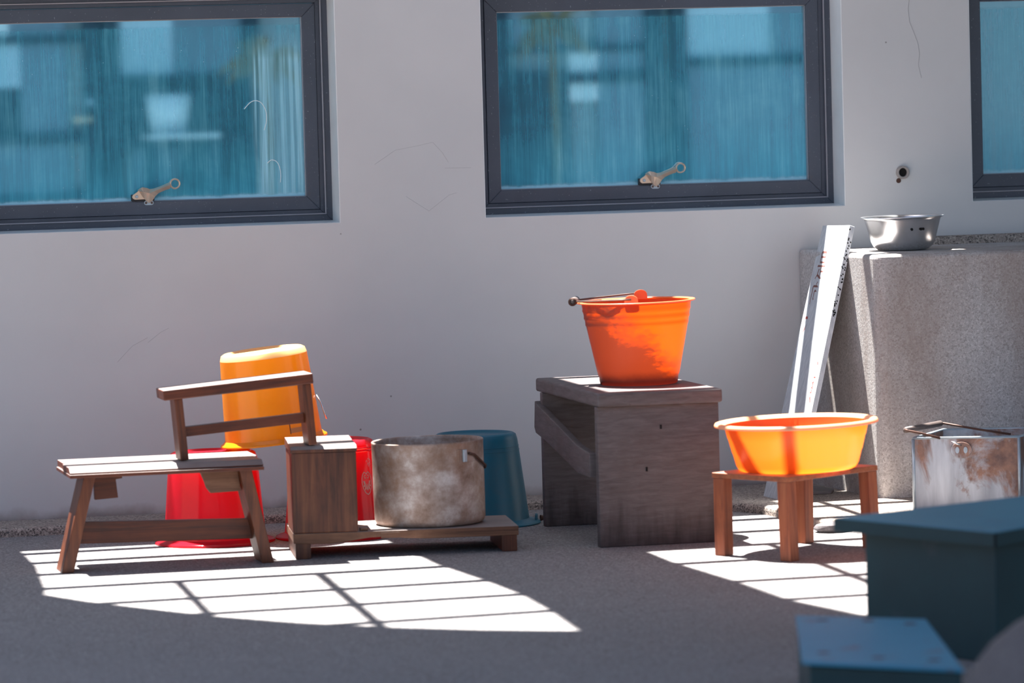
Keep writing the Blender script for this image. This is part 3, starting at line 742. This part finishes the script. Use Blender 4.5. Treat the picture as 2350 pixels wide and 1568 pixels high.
# capped pipe end in the wall
t = thing('pipe_stub', 'short white pipe end with a dark hole in the plaster wall above the steel bowl', 'pipe', (3.634, 0, 0.836), (math.pi/2, 0, 0))
b_ = NB(); lathe(b_, [(0.0115,-0.03),(0.0115,0.010),(0.0125,0.0115),(0.0165,0.0115),(0.0175,0.010),(0.0175,-0.03)], 32); obj('pipe_ring', b_, 'plaster', t, smooth=True)
b_ = NB(); lathe(b_, [(0,0.004),(0.0116,0.004),(0.0116,-0.01)], 24); obj('pipe_hole', b_, 'dark', t)
b_ = NB(); lathe(b_, [(0,0.002),(0.006,0.0018),(0.008,-0.002)], 9, mtx=Matrix.Translation((-0.010,-0.022,0))); obj('chipped_hole', b_, 'rust_iron', t)

# rusty square tin
L_, F_, B_, R_ = (3.352,-0.90), (3.595,-0.985), (3.500,-0.69), (3.745,-0.775)
t = thing('rusty_tin', 'square rusty tin can with a wire handle standing in front of the concrete counter', 'tin', (3.352, -0.90, 0.023))
def loc2(p, z): return (p[0]-3.352, p[1]+0.90, z)
b_ = NB(); Hh = 0.180; ring = [L_, F_, R_, B_]; cen = (sum(p[0] for p in ring)/4, sum(p[1] for p in ring)/4)
ins = [(p[0]+(cen[0]-p[0])*0.02, p[1]+(cen[1]-p[1])*0.02) for p in ring]
ob = [b_.verts.new(loc2(p, 0)) for p in ring]; ot = [b_.verts.new(loc2(p, Hh)) for p in ring]; it = [b_.verts.new(loc2(p, Hh)) for p in ins]; ib = [b_.verts.new(loc2(p, 0.01)) for p in ins]
b_.faces.new(ob[::-1]); b_.faces.new(ib)
for i in range(4):
    j = (i+1) % 4
    b_.faces.new((ob[i], ob[j], ot[j], ot[i])); b_.faces.new((ot[i], ot[j], it[j], it[i])); b_.faces.new((it[i], it[j], ib[j], ib[i]))
obj('can_body', b_, 'rusty', t, bevel=0.003)
b_ = NB(); tube(b_, [Vector(loc2(p, Hh)) for p in ring], 0.0035, 6, closed=True); obj('rolled_rim', b_, 'plate', t, smooth=True)
for p in (L_, F_):
    b_ = NB(); tube(b_, [Vector(loc2(p, 0.0)), Vector(loc2(p, Hh-0.002))], 0.004, 6)
    obj('seam', b_, 'plate', t, smooth=True)
fm = Vector(loc2(((L_[0]+F_[0])/2-0.012, (L_[1]+F_[1])/2), 0.150)); fn = Vector((-0.33, -0.944, 0)); ft = Vector((0.944, -0.33, 0))
b_ = NB(); prism(b_, [fm+ft*(0.026*math.cos(a))+Vector((0,0,0.020*math.sin(a)))-fn*0.001 for a in [2*math.pi*k/24 for k in range(24)]], fn*0.004)
ear = obj('ear_plate', b_, 'rusty', t, bevel=0.001)
for s_ in (-1, 1):
    b_ = NB(); prism(b_, [fm+ft*(s_*0.010+0.0048*math.cos(a))+Vector((0,0,0.008*math.sin(a)))+fn*0.003 for a in [2*math.pi*k/16 for k in range(16)]], fn*0.0022)
    obj('rivet', b_, 'plate', ear)
b_ = NB(); tube(b_, [fm+fn*0.004+Vector((0,0,0.012)), fm+fn*0.008+ft*-0.010+Vector((0,0,0.016)), fm+fn*0.007+ft*-0.024+Vector((0,0,0.021))], 0.0022, 8); obj('wire_hook', b_, 'steel', t, smooth=True)
gA, gB = Vector((-0.025,-0.02,0.203)), Vector((0.115,0.13,0.203))
b_ = NB(); tube(b_, [gA, gB], 0.0075, 12); obj('handle_grip', b_, 'grip', t, smooth=True)
b_ = NB(); tube(b_, [gA, gA+Vector((0.0,-0.004,0.0)), Vector((0.02,-0.015,0.192)), Vector((0.06,-0.03,0.180))], 0.003, 8); tube(b_, [gB, gB+Vector((0.01,0,0)), Vector((0.18,0.05,0.192)), Vector((0.245,-0.02,0.181))], 0.003, 8)
obj('handle_wire', b_, 'rust_iron', t, smooth=True)

# ================================================================== GREY STOOL WITH THE ORANGE BUCKET
t = thing('box_stool', 'weathered grey wooden box stool with a diagonal brace carrying the orange bucket', 'stool', (2.49, -1.145, 0))
def lx(x): return x-2.49
def ly(y): return y+1.145
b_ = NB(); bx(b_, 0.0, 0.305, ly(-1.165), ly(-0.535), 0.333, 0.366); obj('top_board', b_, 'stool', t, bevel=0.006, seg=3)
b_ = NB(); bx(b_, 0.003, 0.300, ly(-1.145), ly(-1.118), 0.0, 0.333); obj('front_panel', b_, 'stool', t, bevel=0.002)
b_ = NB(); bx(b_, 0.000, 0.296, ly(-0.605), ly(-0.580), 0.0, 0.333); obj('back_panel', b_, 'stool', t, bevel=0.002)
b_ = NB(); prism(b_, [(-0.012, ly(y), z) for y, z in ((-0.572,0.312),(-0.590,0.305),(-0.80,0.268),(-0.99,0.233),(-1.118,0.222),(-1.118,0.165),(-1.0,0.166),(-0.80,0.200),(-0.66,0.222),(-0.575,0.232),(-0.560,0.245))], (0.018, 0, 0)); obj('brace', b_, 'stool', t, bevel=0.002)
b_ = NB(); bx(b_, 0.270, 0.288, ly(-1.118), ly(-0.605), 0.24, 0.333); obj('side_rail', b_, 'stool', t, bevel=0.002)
for x, z in ((0.155,0.275),(0.118,0.176)):
    b_ = NB(); bx(b_, x, x+0.0045, ly(-1.1465), ly(-1.144), z, z+0.010); obj('nail_slot', b_, 'dark', t)

t = thing('orange_bucket', 'scuffed orange plastic bucket with a wire bail standing on the grey stool', 'bucket', (2.665, -0.885, 0.366), (0.0, -0.012, 0))
prof = [(0,0.006),(0.080,0.006),(0.090,0.0),(0.0935,0.002),(0.0955,0.012),(0.0955,0.018),(0.0985,0.024),(0.1225,0.142),(0.1245,0.146),(0.1245,0.150),(0.1255,0.158),(0.1280,0.162),(0.1275,0.168),(0.1290,0.176),(0.1310,0.180),(0.1305,0.186),(0.1325,0.198)]
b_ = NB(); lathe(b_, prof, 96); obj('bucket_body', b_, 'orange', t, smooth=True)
b_ = NB(); lathe(b_, [(0.1325,0.198),(0.1420,0.1985),(0.1435,0.2005),(0.1420,0.2025),(0.1325,0.2022),(0.1310,0.200)], 96); obj('rim', b_, 'orange_rim', t, smooth=True)
axis = Vector((0.045, 0.125, 0)).normalized(); nrm2 = Vector((-axis.y, axis.x, 0))
e1 = -axis*0.128; e2 = axis*0.128
for e in (e1, e2):
    b_ = NB(); d = nrm2
    pts = [e+d*0.016+Vector((0,0,0.196)), e-d*0.016+Vector((0,0,0.196))]
    pts = [e+d*0.017+Vector((0,0,0.197))]+[e+d*(0.016*math.cos(a))+Vector((0,0,0.209+0.012*math.sin(a))) for a in [math.pi*k/10 for k in range(11)]]+[e-d*0.017+Vector((0,0,0.197))]
    prism(b_, [p-e.normalized()*0.002 for p in pts], e.normalized()*0.005); obj('bail_ear', b_, 'orange_rim', t, bevel=0.001)
gc = nrm2*0.150; zb = 0.207
w_ = []
b_ = NB()
tube(b_, [e1*1.05+Vector((0,0,0.211)), e1*0.98+nrm2*0.03+Vector((0,0,0.210)), e1*0.70+nrm2*0.10+Vector((0,0,0.207)), e1*0.24+gc+Vector((0,0,0.205)), e2*0.24+gc+Vector((0,0,0.205)), e2*0.70+nrm2*0.10+Vector((0,0,0.207)), e2*0.98+nrm2*0.03+Vector((0,0,0.211)), e2*1.05+Vector((0,0,0.212))], 0.0022, 8)
obj('bail_wire', b_, 'wire', t, smooth=True)
b_ = NB(); tube(b_, [e1*0.34+gc+Vector((0,0,0.205)), e2*0.34+gc+Vector((0,0,0.205))], 0.0095, 14); obj('bail_grip', b_, 'grip', t, smooth=True)
b_ = NB(); lathe(b_, [(0.006,0.0),(0.0095,0.001),(0.0105,0.0035),(0.0085,0.005)], 18, mtx=Matrix.Translation(e1*0.36+gc+Vector((0,0,0.205))) @ (axis).to_track_quat('Z', 'Y').to_matrix().to_4x4()); obj('grip_ring', b_, 'rust_iron', t, smooth=True)

# ================================================================== SMALL STOOL WITH THE BASIN
t = thing('small_stool', 'low orange-brown wooden stool with square legs carrying the orange basin', 'stool', (2.888, -1.434, 0))
cx, cy = 2.888, -1.434
cor = {'l': (2.690,-1.428), 'f': (2.810,-1.630), 'b': (2.966,-1.240), 'r': (3.086,-1.442)}
b_ = NB(); prism(b_, [(cor[k][0]-cx, cor[k][1]-cy, 0.180) for k in ('l','f','r','b')], (0,0,0.012)); obj('seat', b_, 'wood_org_x', t, bevel=0.0015)
exs = Vector((cor['f'][0]-cor['l'][0], cor['f'][1]-cor['l'][1], 0)).normalized(); eys = Vector((cor['b'][0]-cor['l'][0], cor['b'][1]-cor['l'][1], 0)).normalized()
for k, sx, sy, sp in (('l',1,1,0.0),('f',-1,1,0.012),('b',1,-1,0.004),('r',-1,-1,0.006)):
    p = Vector((cor[k][0]-cx, cor[k][1]-cy, 0)) + exs*sx*0.018 + eys*sy*0.018
    w = 0.016; off = -exs*sx*sp - eys*sy*sp*0.6
    b_ = NB()
    q = [p+exs*a*w+eys*c*w for a, c in ((-1,-1),(1,-1),(1,1),(-1,1))]
    hexa(b_, [v*1.0+off+Vector((0,0,0)) for v in q], [v+Vector((0,0,0.180)) for v in q]); obj('leg', b_, 'wood_org', t, bevel=0.002)

t = thing('orange_basin', 'orange plastic wash basin sitting on the small brown stool', 'basin', (2.893, -1.442, 0.192), (0.0, -0.018, 0))
prof = [(0,0.004),(0.118,0.004),(0.128,0.0),(0.136,0.004),(0.142,0.014),(0.149,0.042),(0.1505,0.044),(0.1585,0.076),(0.160,0.078),(0.1665,0.106)]
b_ = NB(); lathe(b_, prof, 96); obj('basin_body', b_, 'basin', t, smooth=True)
b_ = NB(); lathe(b_, [(0.1665,0.106),(0.172,0.1115),(0.180,0.1145),(0.187,0.1130),(0.1895,0.109),(0.1895,0.105),(0.1875,0.1045),(0.1865,0.109),(0.180,0.1115)], 96); obj('rim', b_, 'basin_rim', t, smooth=True)

# ================================================================== LEFT GROUP: BENCH, LITTLE BENCH, BOX, PLATFORM, BUCKETS, POT
t = thing('bench', 'low dark brown wooden bench with splayed legs at the left of the group', 'bench', (1.25, -1.07, 0))
def L3(x, y, z): return (x-1.25, y+1.07, z)
def dz(x): return (x-1.25)*0.0
b_ = NB(); prism(b_, [L3(1.252,-0.985,0.228), L3(1.252,-0.985,0.2405), L3(1.252,-0.982,0.2435), L3(1.252,-0.862,0.2435), L3(1.252,-0.862,0.228)], (0.454,0,0)); obj('seat_plank', b_, 'wood_dark', t, bevel=0.0015)
b_ = NB(); prism(b_, [L3(1.248,-1.125,0.229), L3(1.248,-1.125,0.2325), L3(1.248,-1.105,0.2435), L3(1.248,-0.991,0.2425), L3(1.248,-0.987,0.2395), L3(1.248,-0.987,0.229)], (0.450,0,0)); obj('seat_plank', b_, 'wood_dark', t, bevel=0.0015)
b_ = NB(); bx(b_, -0.003, 0.448, -0.064, 0.19, 0.2205, 0.2285); obj('under_board', b_, 'wood_dark', t, bevel=0.001)
for (xa, xb, xc, xd) in ((1.282,1.309,1.224,1.252), (1.644,1.673,1.692,1.720)):
    b_ = NB()
    hexa(b_, [L3(xc,-1.103,0), L3(xd,-1.103,0), L3(xd,-1.000,0), L3(xc,-1.000,0)], [L3(xa,-1.108,0.221), L3(xb,-1.108,0.221), L3(xb,-1.000,0.221), L3(xa,-1.000,0.221)])
    obj('leg', b_, 'wood_dark_z', t, bevel=0.002)
b_ = NB(); hexa(b_, [L3(1.262,-1.045,0.061), L3(1.690,-1.045,0.053), L3(1.690,-1.025,0.053), L3(1.262,-1.025,0.061)], [L3(1.268,-1.045,0.112), L3(1.685,-1.045,0.100), L3(1.685,-1.025,0.100), L3(1.268,-1.025,0.112)]); obj('stretcher', b_, 'wood_dark', t, bevel=0.0015)
b_ = NB(); prism(b_, [L3(x,-1.002,z) for x, z in ((1.318,0.221),(1.385,0.221),(1.385,0.205),(1.370,0.203),(1.374,0.160),(1.320,0.157))], (0,0.02,0)); obj('bracket', b_, 'wood_dark', t, bevel=0.001)
b_ = NB(); prism(b_, [L3(x,-1.075,z+0.003) for x, z in ((1.556,0.218),(1.645,0.218),(1.652,0.166),(1.581,0.164),(1.572,0.176),(1.568,0.190))], (0,0.02,0)); o = obj('bracket', b_, 'wood_plat', t, bevel=0.001); o['label'] = 'lighter brown bracket under the seat'
b_ = NB(); lathe(b_, [(0,0.0004),(0.0028,0.0004),(0.003,0)], 10, mtx=Matrix.Translation(L3(1.64,-0.90,0.2436))); obj('nail_hole', b_, 'dark', t)

t = thing('little_bench', 'little brown wooden footstool perched across the bench and the tall box', 'footstool', (1.514, -1.066, 0.2445), (0, -0.0740, 0.0))
b_ = NB(); bx(b_, -0.026, 0.328, -0.014, 0.100, 0.144, 0.1685); obj('seat', b_, 'wood_dark', t, bevel=0.003)
for xa in (0.0, 0.304):
    b_ = NB(); bx(b_, xa, xa+0.0195, 0.0, 0.075, 0.0, 0.144); obj('leg', b_, 'wood_dark_z', t, bevel=0.002)
b_ = NB(); bx(b_, 0.0195, 0.304, 0.024, 0.050, 0.052, 0.075); obj('stretcher', b_, 'wood_dark', t, bevel=0.0015)

PR = -0.113   # turn of the low platform
t = thing('low_platform', 'long low wooden platform on two short feet under the box and the pot', 'platform', (1.775, -1.062, 0), (0, 0, PR))
b_ = NB()
top = [(0,0),(0.530,0),(0.530,0.268),(0,0.268)]
n = 12
fr = [(0.530*i/n) for i in range(n+1)]
for i in range(n):
    a, b = fr[i], fr[i+1]
    za, zb_ = [0.038+0.009*math.exp(-((x-0.20)/0.06)**2)-0.004*math.exp(-((x-0.08)/0.06)**2) for x in (a, b)]
    hexa(b_, [(a,0,za),(b,0,zb_),(b,0.268,0.040),(a,0.268,0.040)], [(a,0,0.060),(b,0,0.060),(b,0.268,0.060),(a,0.268,0.060)])
bmesh.ops.remove_doubles(b_, verts=b_.verts[:], dist=1e-5)
obj('deck_board', b_, 'wood_plat', t, bevel=0.0015, angle=60)
for xa in (0.004, 0.490):
    b_ = NB(); bx(b_, xa, xa+0.036, 0.002, 0.262, 0.0, 0.041); obj('foot', b_, 'wood_box', t, bevel=0.002)
b_ = NB(); bx(b_, 0.205, 0.250, -0.0016, 0.0, 0.043, 0.056); o = obj('patch', b_, 'wood_plat', t); o['label'] = 'pale bare patch on the front edge'
b_ = NB(); bx(b_, 0.157, 0.176, 0.012, 0.03, 0.060, 0.068); obj('chock', b_, 'wood_plat', t, bevel=0.002)

t = thing('tall_box', 'upright dark wooden block box standing on the left end of the low platform', 'box', (1.775, -1.062, 0.0602), (0, 0, PR))
b_ = NB(); bx(b_, 0.0, 0.152, 0.0, 0.20, 0.0, 0.190); obj('box_body', b_, 'wood_box', t, bevel=0.003)
b_ = NB(); prism(b_, [(-0.002,-0.004,0.190),(-0.002,-0.004,0.197),(-0.002,0.006,0.2045),(-0.002,0.098,0.207),(-0.002,0.098,0.190)], (0.156,0,0)); obj('lid_plank', b_, 'wood_box', t, bevel=0.0015)
b_ = NB(); prism(b_, [(-0.002,0.103,0.190),(-0.002,0.103,0.206),(-0.002,0.106,0.209),(-0.002,0.204,0.212),(-0.002,0.204,0.190)], (0.154,0,0)); obj('lid_plank', b_, 'wood_box', t, bevel=0.0015)

def bucket_inv(name, label, loc, rot, h, r_top, r_bot, r_fl, mat, seg=96, fl=0.010, base_mat=None):
    """bucket standing upside down: base up, flange below"""
    t = thing(name, label, 'bucket', loc, rot)
    b_ = NB()
    prof = [(0, h-0.005), (r_top*0.80, h-0.005), (r_top*0.84, h), (r_top*0.90, h), (r_top*0.965, h-0.004), (r_top, h-0.016), (r_top+(r_bot-r_top)*0.08, h-0.03), (r_bot, fl+0.004)]
    if base_mat:
        lathe(b_, prof[5:], seg); obj('bucket_body', b_, mat, t, smooth=True)
        b_ = NB(); lathe(b_, prof[:6], seg); obj('base', b_, base_mat, t, smooth=True)
    else:
        lathe(b_, prof, seg); obj('bucket_body', b_, mat, t, smooth=True)
    b_ = NB(); lathe(b_, [(r_bot, fl+0.004), (r_bot+0.004, fl+0.001), (r_fl-0.006, fl-0.002), (r_fl, fl-0.005), (r_fl+0.001, 0.001), (r_fl-0.003, 0.0), (r_fl-0.006, fl-0.007), (r_bot+0.002, fl-0.003)], seg); obj('rim', b_, mat, t, smooth=True)
    return t
tr1 = bucket_inv('red_bucket', 'red plastic bucket upside down behind the bench under the yellow bucket', (1.668,-0.570,0), (0,0,0), 0.223, 0.108, 0.124, 0.146, 'red')
tr2 = bucket_inv('red_bucket', 'red bucket upside down between tall box and metal pot, with a pale palmette print', (1.965,-0.578,0), (0,0,0), 0.240, 0.101, 0.124, 0.146, 'red')
ty = bucket_inv('yellow_bucket', 'amber yellow plastic bucket upside down, tilted across the two red buckets', (1.822,-0.565,0.2405), (0,-0.098,0), 0.226, 0.107, 0.119, 0.131, 'yellow', base_mat='yellow_rim')
tb = bucket_inv('blue_bucket', 'dull blue plastic bucket upside down behind the metal pot', (2.352,-0.450,0), (0,0,0), 0.229, 0.105, 0.130, 0.158, 'blue_plastic')
# ear lugs on flanges
for tt, a, mat, rr in ((tr2, math.radians(212), 'red', 0.135), (tb, math.radians(-18), 'blue_plastic', 0.145)):
    b_ = NB(); d = Vector((math.cos(a), math.sin(a), 0)); s_ = Vector((-d.y, d.x, 0)); p = d*rr
    prism(b_, [p+s_*(0.013*math.cos(k*math.pi/8))+Vector((0,0,0.008+0.016*math.sin(k*math.pi/8))) for k in range(9)], d*0.006); obj('bail_ear', b_, mat, tt, bevel=0.001)
b_ = NB(); lathe(b_, [(0,0.008),(0.006,0.007),(0.008,0)], 12, mtx=Matrix.Translation((0.158*math.cos(-0.3), 0.158*math.sin(-0.3), 0.012)) @ Matrix.Rotation(math.pi/2, 4, 'Y')); obj('bail_pin', b_, 'rust_iron', tb)
# raised ribs on the blue bucket
b_ = NB()
for z in (0.196, 0.186):
    rr = 0.105+(0.130-0.105)*(1-(z-0.014)/0.202)
    lathe(b_, [(rr-0.001,z-0.0016),(rr+0.0012,z),(rr-0.001,z+0.0016)], 72)
obj('rib', b_, 'blue_plastic', tb, smooth=True)
b_ = NB(); lathe(b_, [(0.1075,0.010),(0.104,0.0105),(0.104,0.012),(0.1075,0.0125)], 48)
# yellow: ledge ring on the base and two slots with a strip of old tape near the rim, wire stub
b_.free()
def on_cyl(r0, r1, z0, z1, a, z, lift):
    rr = r0+(r1-r0)*(z-z0)/(z1-z0)+lift
    return Vector((rr*math.cos(a), rr*math.sin(a), z))
def cyl_patch(bm, a0, a1, za, zb, rfun, lift, n=8):
    top, bot = [], []
    for i in range(n+1):
        a = a0+(a1-a0)*i/n
        bot.append(bm.verts.new((Vector((math.cos(a), math.sin(a), 0))*(rfun(za)+lift))+Vector((0,0,za)))); top.append(bm.verts.new((Vector((math.cos(a), math.sin(a), 0))*(rfun(zb)+lift))+Vector((0,0,zb))))
    for i in range(n): bm.faces.new((bot[i], bot[i+1], top[i+1], top[i]))
fy = lambda z: 0.10796+(0.119-0.10796)*(1-(z-0.014)/0.182)
b_ = NB(); cyl_patch(b_, math.radians(-78), math.radians(-52), 0.024, 0.036, fy, 0.0012); cyl_patch(b_, math.radians(-62), math.radians(-50), 0.018, 0.038, fy, 0.0016); o = obj('tape_strip', b_, 'tape', ty); o['label'] = 'scrap of brown tape near the rim'
b_ = NB(); cyl_patch(b_, math.radians(-79), math.radians(-78), 0.022, 0.048, fy, 0.001, 2); obj('slot', b_, 'rust_iron', ty)
b_ = NB(); cyl_patch(b_, math.radians(-50.5), math.radians(-49.5), 0.022, 0.052, fy, 0.001, 2); obj('slot', b_, 'rust_iron', ty)
b_ = NB(); p0 = Vector((0.113,-0.03,0.10)); tube(b_, [p0, p0+Vector((0.008,-0.01,-0.02)), p0+Vector((0.012,-0.012,-0.045)), p0+Vector((0.016,-0.01,-0.06))], 0.002, 8); obj('bail_wire', b_, 'steel', ty, smooth=True)
# palmette print on the second red bucket
fr_ = lambda z: 0.10284+(0.124-0.10284)*(1-(z-0.014)/0.196)
A0 = math.radians(-54); Zc = 0.137
def em(u, v): 
    z = Zc+v; rr = fr_(z)+0.0008; a = A0+u/rr
    return (rr*math.cos(a), rr*math.sin(a), z)
b_ = NB()
def ribbon(pts, w):
    L, R = [], []
    for i, p in enumerate(pts):
        q, o_ = pts[min(i+1, len(pts)-1)], pts[max(i-1, 0)]
        dx, dy = q[0]-o_[0], q[1]-o_[1]; l = math.hypot(dx, dy) or 1; nx, ny = -dy/l*w/2, dx/l*w/2
        L.append(b_.verts.new(em(p[0]+nx, p[1]+ny))); R.append(b_.verts.new(em(p[0]-nx, p[1]-ny)))
    for i in range(len(pts)-1): b_.faces.new((L[i], L[i+1], R[i+1], R[i]))
half = [(0,-0.029),(0.008,-0.024),(0.014,-0.013),(0.0165,0.0),(0.0155,0.012),(0.012,0.021),(0.007,0.026),(0.003,0.024),(0.0,0.020)]
ribbon(half, 0.0022); ribbon([(-x, y) for x, y in half], 0.0022)
hook = [(0.002,0.012),(0.006,0.011),(0.0085,0.015),(0.006,0.019),(0.003,0.0165)]
ribbon(hook, 0.0018); ribbon([(-x, y) for x, y in hook], 0.0018)
for k in range(-4, 5):
    a = -math.pi/2+k*0.36; c, s_ = math.cos(a), math.sin(a)
    l = 0.024 if abs(k) < 2 else (0.019 if abs(k) == 2 else 0.0135)
    base, mid, tip = 0.006, l*0.80, l
    w = 0.0026
    pts = [(c*base, s_*base+0.004), (c*mid-s_*w, s_*mid+c*w+0.004), (c*tip, s_*tip+0.004), (c*mid+s_*w, s_*mid-c*w+0.004)]
    b_.faces.new([b_.verts.new(em(*p)) for p in pts])
obj('palmette_print', b_, 'pink', tr2)
b_ = NB()
for (x0, y0) in ((0.004,0.05),(0.010,0.055),(0.013,0.045),(0.007,0.042),(0.015,0.052)):
    ribbon([(x0,y0),(x0+0.003,y0+0.004),(x0+0.006,y0+0.002),(x0+0.005,y0-0.004)], 0.0016)
obj('worn_print', b_, 'pink', tr2)
b_ = NB(); lathe(b_, [(0.1045,0.212),(0.1065,0.214),(0.1045,0.2165)], 72); lathe(b_, [(0.1035,0.219),(0.1055,0.221),(0.1035,0.2235)], 72); obj('rib', b_, 'red', tr2, smooth=True)

# metal pot
t = thing('metal_pot', 'big dented aluminium pot stained brown, standing on the low platform', 'pot', (2.125, -0.955, 0.0604), (0, -0.012, 0))
b_ = NB(); R = 0.1320
lathe(b_, [(0,0.0),(R-0.012,0.0),(R-0.004,0.004),(R,0.014),(R+0.0006,0.10),(R+0.001,0.193),(R+0.0015,0.196),(R,0.1985),(R-0.003,0.197),(R-0.0035,0.19),(R-0.004,0.014),(R-0.012,0.006),(0,0.006)], 96)
for v in b_.verts:
    a = math.atan2(v.co.y, v.co.x); k = 1-0.010*math.exp(-((a+1.75)/0.25)**2-((v.co.z-0.15)/0.03)**2); v.co.x *= k; v.co.y *= k
obj('pot_body', b_, 'pot', t, smooth=True)
for aa in (-58, 122):
    b_ = NB(); a = math.radians(aa); d = Vector((math.cos(a), math.sin(a), 0)); s_ = Vector((-d.y, d.x, 0)); p = d*(R+0.0005)
    hexa(b_, [p-s_*0.028+Vector((0,0,0.150)), p+s_*0.028+Vector((0,0,0.150)), p+s_*0.028-d*0.003+Vector((0,0,0.150)), p-s_*0.028-d*0.003+Vector((0,0,0.150))], [p-s_*0.028+Vector((0,0,0.182)), p+s_*0.028+Vector((0,0,0.182)), p+s_*0.028-d*0.003+Vector((0,0,0.182)), p-s_*0.028-d*0.003+Vector((0,0,0.182))])
    lug = obj('handle_lug', b_, 'pot', t, bevel=0.003)
    b_ = NB(); prism(b_, [p-s_*0.014+Vector((0,0,0.151)), p-s_*0.004+Vector((0,0,0.151)), p-s_*0.004+Vector((0,0,0.180)), p-s_*0.014+Vector((0,0,0.180))], d*0.006)
    obj('clasp', b_, 'plate', lug, bevel=0.001)
b_ = NB(); a = math.radians(-58); d = Vector((math.cos(a), math.sin(a), 0)); s_ = Vector((-d.y, d.x, 0)); p = d*(R+0.004)
tube(b_, [p+s_*0.004+Vector((0,0,0.170)), p+s_*0.020+d*0.002+Vector((0,0,0.166)), p+s_*0.045-d*0.004+Vector((0,0,0.150)), p+s_*0.075-d*0.018+Vector((0,0,0.135)), p+s_*0.095-d*0.040+Vector((0,0,0.128)), p+s_*0.115-d*0.09+Vector((0,0,0.124)), p+s_*0.10-d*0.16+Vector((0,0,0.128)), p+s_*0.05-d*0.245+Vector((0,0,0.150)), p+s_*0.004-d*0.272+Vector((0,0,0.168))], 0.0034, 8)
obj('bail_wire', b_, 'rust_iron', t, smooth=True)

# ================================================================== FOREGROUND
def quad_solid(bm, pts, z0, z1): return prism(bm, [(x, y, z0) for x, y in pts], (0, 0, z1-z0))
t = thing('teal_box', 'blurred dark teal painted wooden box stool with an overhanging lid in the lower corner', 'box', (2.78, -2.78, 0))
TEAL = [(2.466,-3.098),(2.649,-3.498),(3.05,-3.20),(2.933,-2.866)]
A_, B2, C_, D_ = TEAL
cen = (sum(p[0] for p in TEAL)/4, sum(p[1] for p in TEAL)/4); TZ = 0.25
b_ = NB(); quad_solid(b_, [(p[0]-2.78, p[1]+2.78) for p in (A_, B2, C_, D_)], TZ-0.027, TZ); obj('lid', b_, 'bluetop', t, bevel=0.003)
ins = [(cen[0]+(p[0]-cen[0])*f, cen[1]+(p[1]-cen[1])*f) for p, f in ((A_,0.82),(B2,0.90),(C_,0.90),(D_,0.84))]
b_ = NB()
quad_solid(b_, [(p[0]-2.78, p[1]+2.78) for p in ins], 0.0, TZ-0.027); obj('box_body', b_, 'tealdark', t, bevel=0.003)
b_ = NB(); e = 0.0015
v1 = Vector((A_[0]-2.78, A_[1]+2.78, 0)); v2 = Vector((B2[0]-2.78, B2[1]+2.78, 0)); v3 = Vector((C_[0]-2.78, C_[1]+2.78, 0))
tube(b_, [v2+Vector((0,0,TZ-0.026)), v2+Vector((0,0,TZ-0.002))], 0.003, 6); obj('lid_joint', b_, 'dark', t)
d12 = (v2-v1).normalized(); d23 = (v3-v2).normalized(); 
for a, b in ((v1, v2), (v2, v3)):
    b_ = NB(); d = (b-a).normalized(); nn = Vector((d.y, -d.x, 0)); hexa(b_, [a+nn*0.0005+Vector((0,0,TZ-0.0265)), b+nn*0.0005+Vector((0,0,TZ-0.0265)), b+nn*0.003+Vector((0,0,TZ-0.0265)), a+nn*0.003+Vector((0,0,TZ-0.0265))], [a+nn*0.0005+Vector((0,0,TZ-0.0015)), b+nn*0.0005+Vector((0,0,TZ-0.0015)), b+nn*0.003+Vector((0,0,TZ-0.0015)), a+nn*0.003+Vector((0,0,TZ-0.0015))]); obj('lid_edge', b_, 'tealdark', t)

t = thing('light_blue_stool', 'blurred light blue painted low stool in front of the teal box at the bottom edge', 'stool', (2.27, -3.9, 0))
P_ = [(2.263,-3.518),(2.455,-3.660),(2.475,-3.70),(2.301,-4.321),(2.092,-4.127)]
P_ = [(2.258,-3.518),(2.455,-3.672),(2.300,-4.330),(2.085,-4.127)]
b_ = NB(); quad_solid(b_, [(p[0]-2.27, p[1]+3.9) for p in P_], 0.114, 0.120); obj('seat', b_, 'bluetop2', t, bevel=0.002, seg=2)
cc = (sum(p[0] for p in P_)/4, sum(p[1] for p in P_)/4)
b_ = NB(); quad_solid(b_, [(cc[0]+(p[0]-cc[0])*0.93-2.27, cc[1]+(p[1]-cc[1])*0.985+3.9) for p in P_], 0.0, 0.114); obj('stool_body', b_, 'tealdark', t, bevel=0.003)
for i, (u, v) in enumerate(((0.2,0.1),(0.55,0.08),(0.85,0.12),(0.15,0.8),(0.5,0.85),(0.85,0.85))):
    x = (P_[0][0]*(1-u)+P_[1][0]*u)*(1-v)+(P_[3][0]*(1-u)+P_[2][0]*u)*v; y = (P_[0][1]*(1-u)+P_[1][1]*u)*(1-v)+(P_[3][1]*(1-u)+P_[2][1]*u)*v
    b_ = NB(); lathe(b_, [(0,0.0008),(0.010,0.0008),(0.012,0)], 12, mtx=Matrix.Translation((x-2.27, y+3.9, 0.120))); obj('nail_head', b_, 'rust_iron', t)

b_ = NB(); bmesh.ops.create_icosphere(b_, subdivisions=4, radius=1.0)
for v in b_.verts:
    n = v.co.normalized(); k = 1+0.05*math.sin(3.1*n.x+1)*math.cos(2.3*n.y)+0.04*math.sin(5*n.z+2*n.x)
    v.co = Vector((n.x*0.45*k, n.y*0.30*k, max(n.z*0.30*k, -0.05)))
o = obj('grey_boulder', b_, 'greystone', None, smooth=True); o.location = (2.565, -4.76, 0.03)
tag(o, 'blurred rounded grey stone in the bottom corner in front of the light blue stool', 'stone')
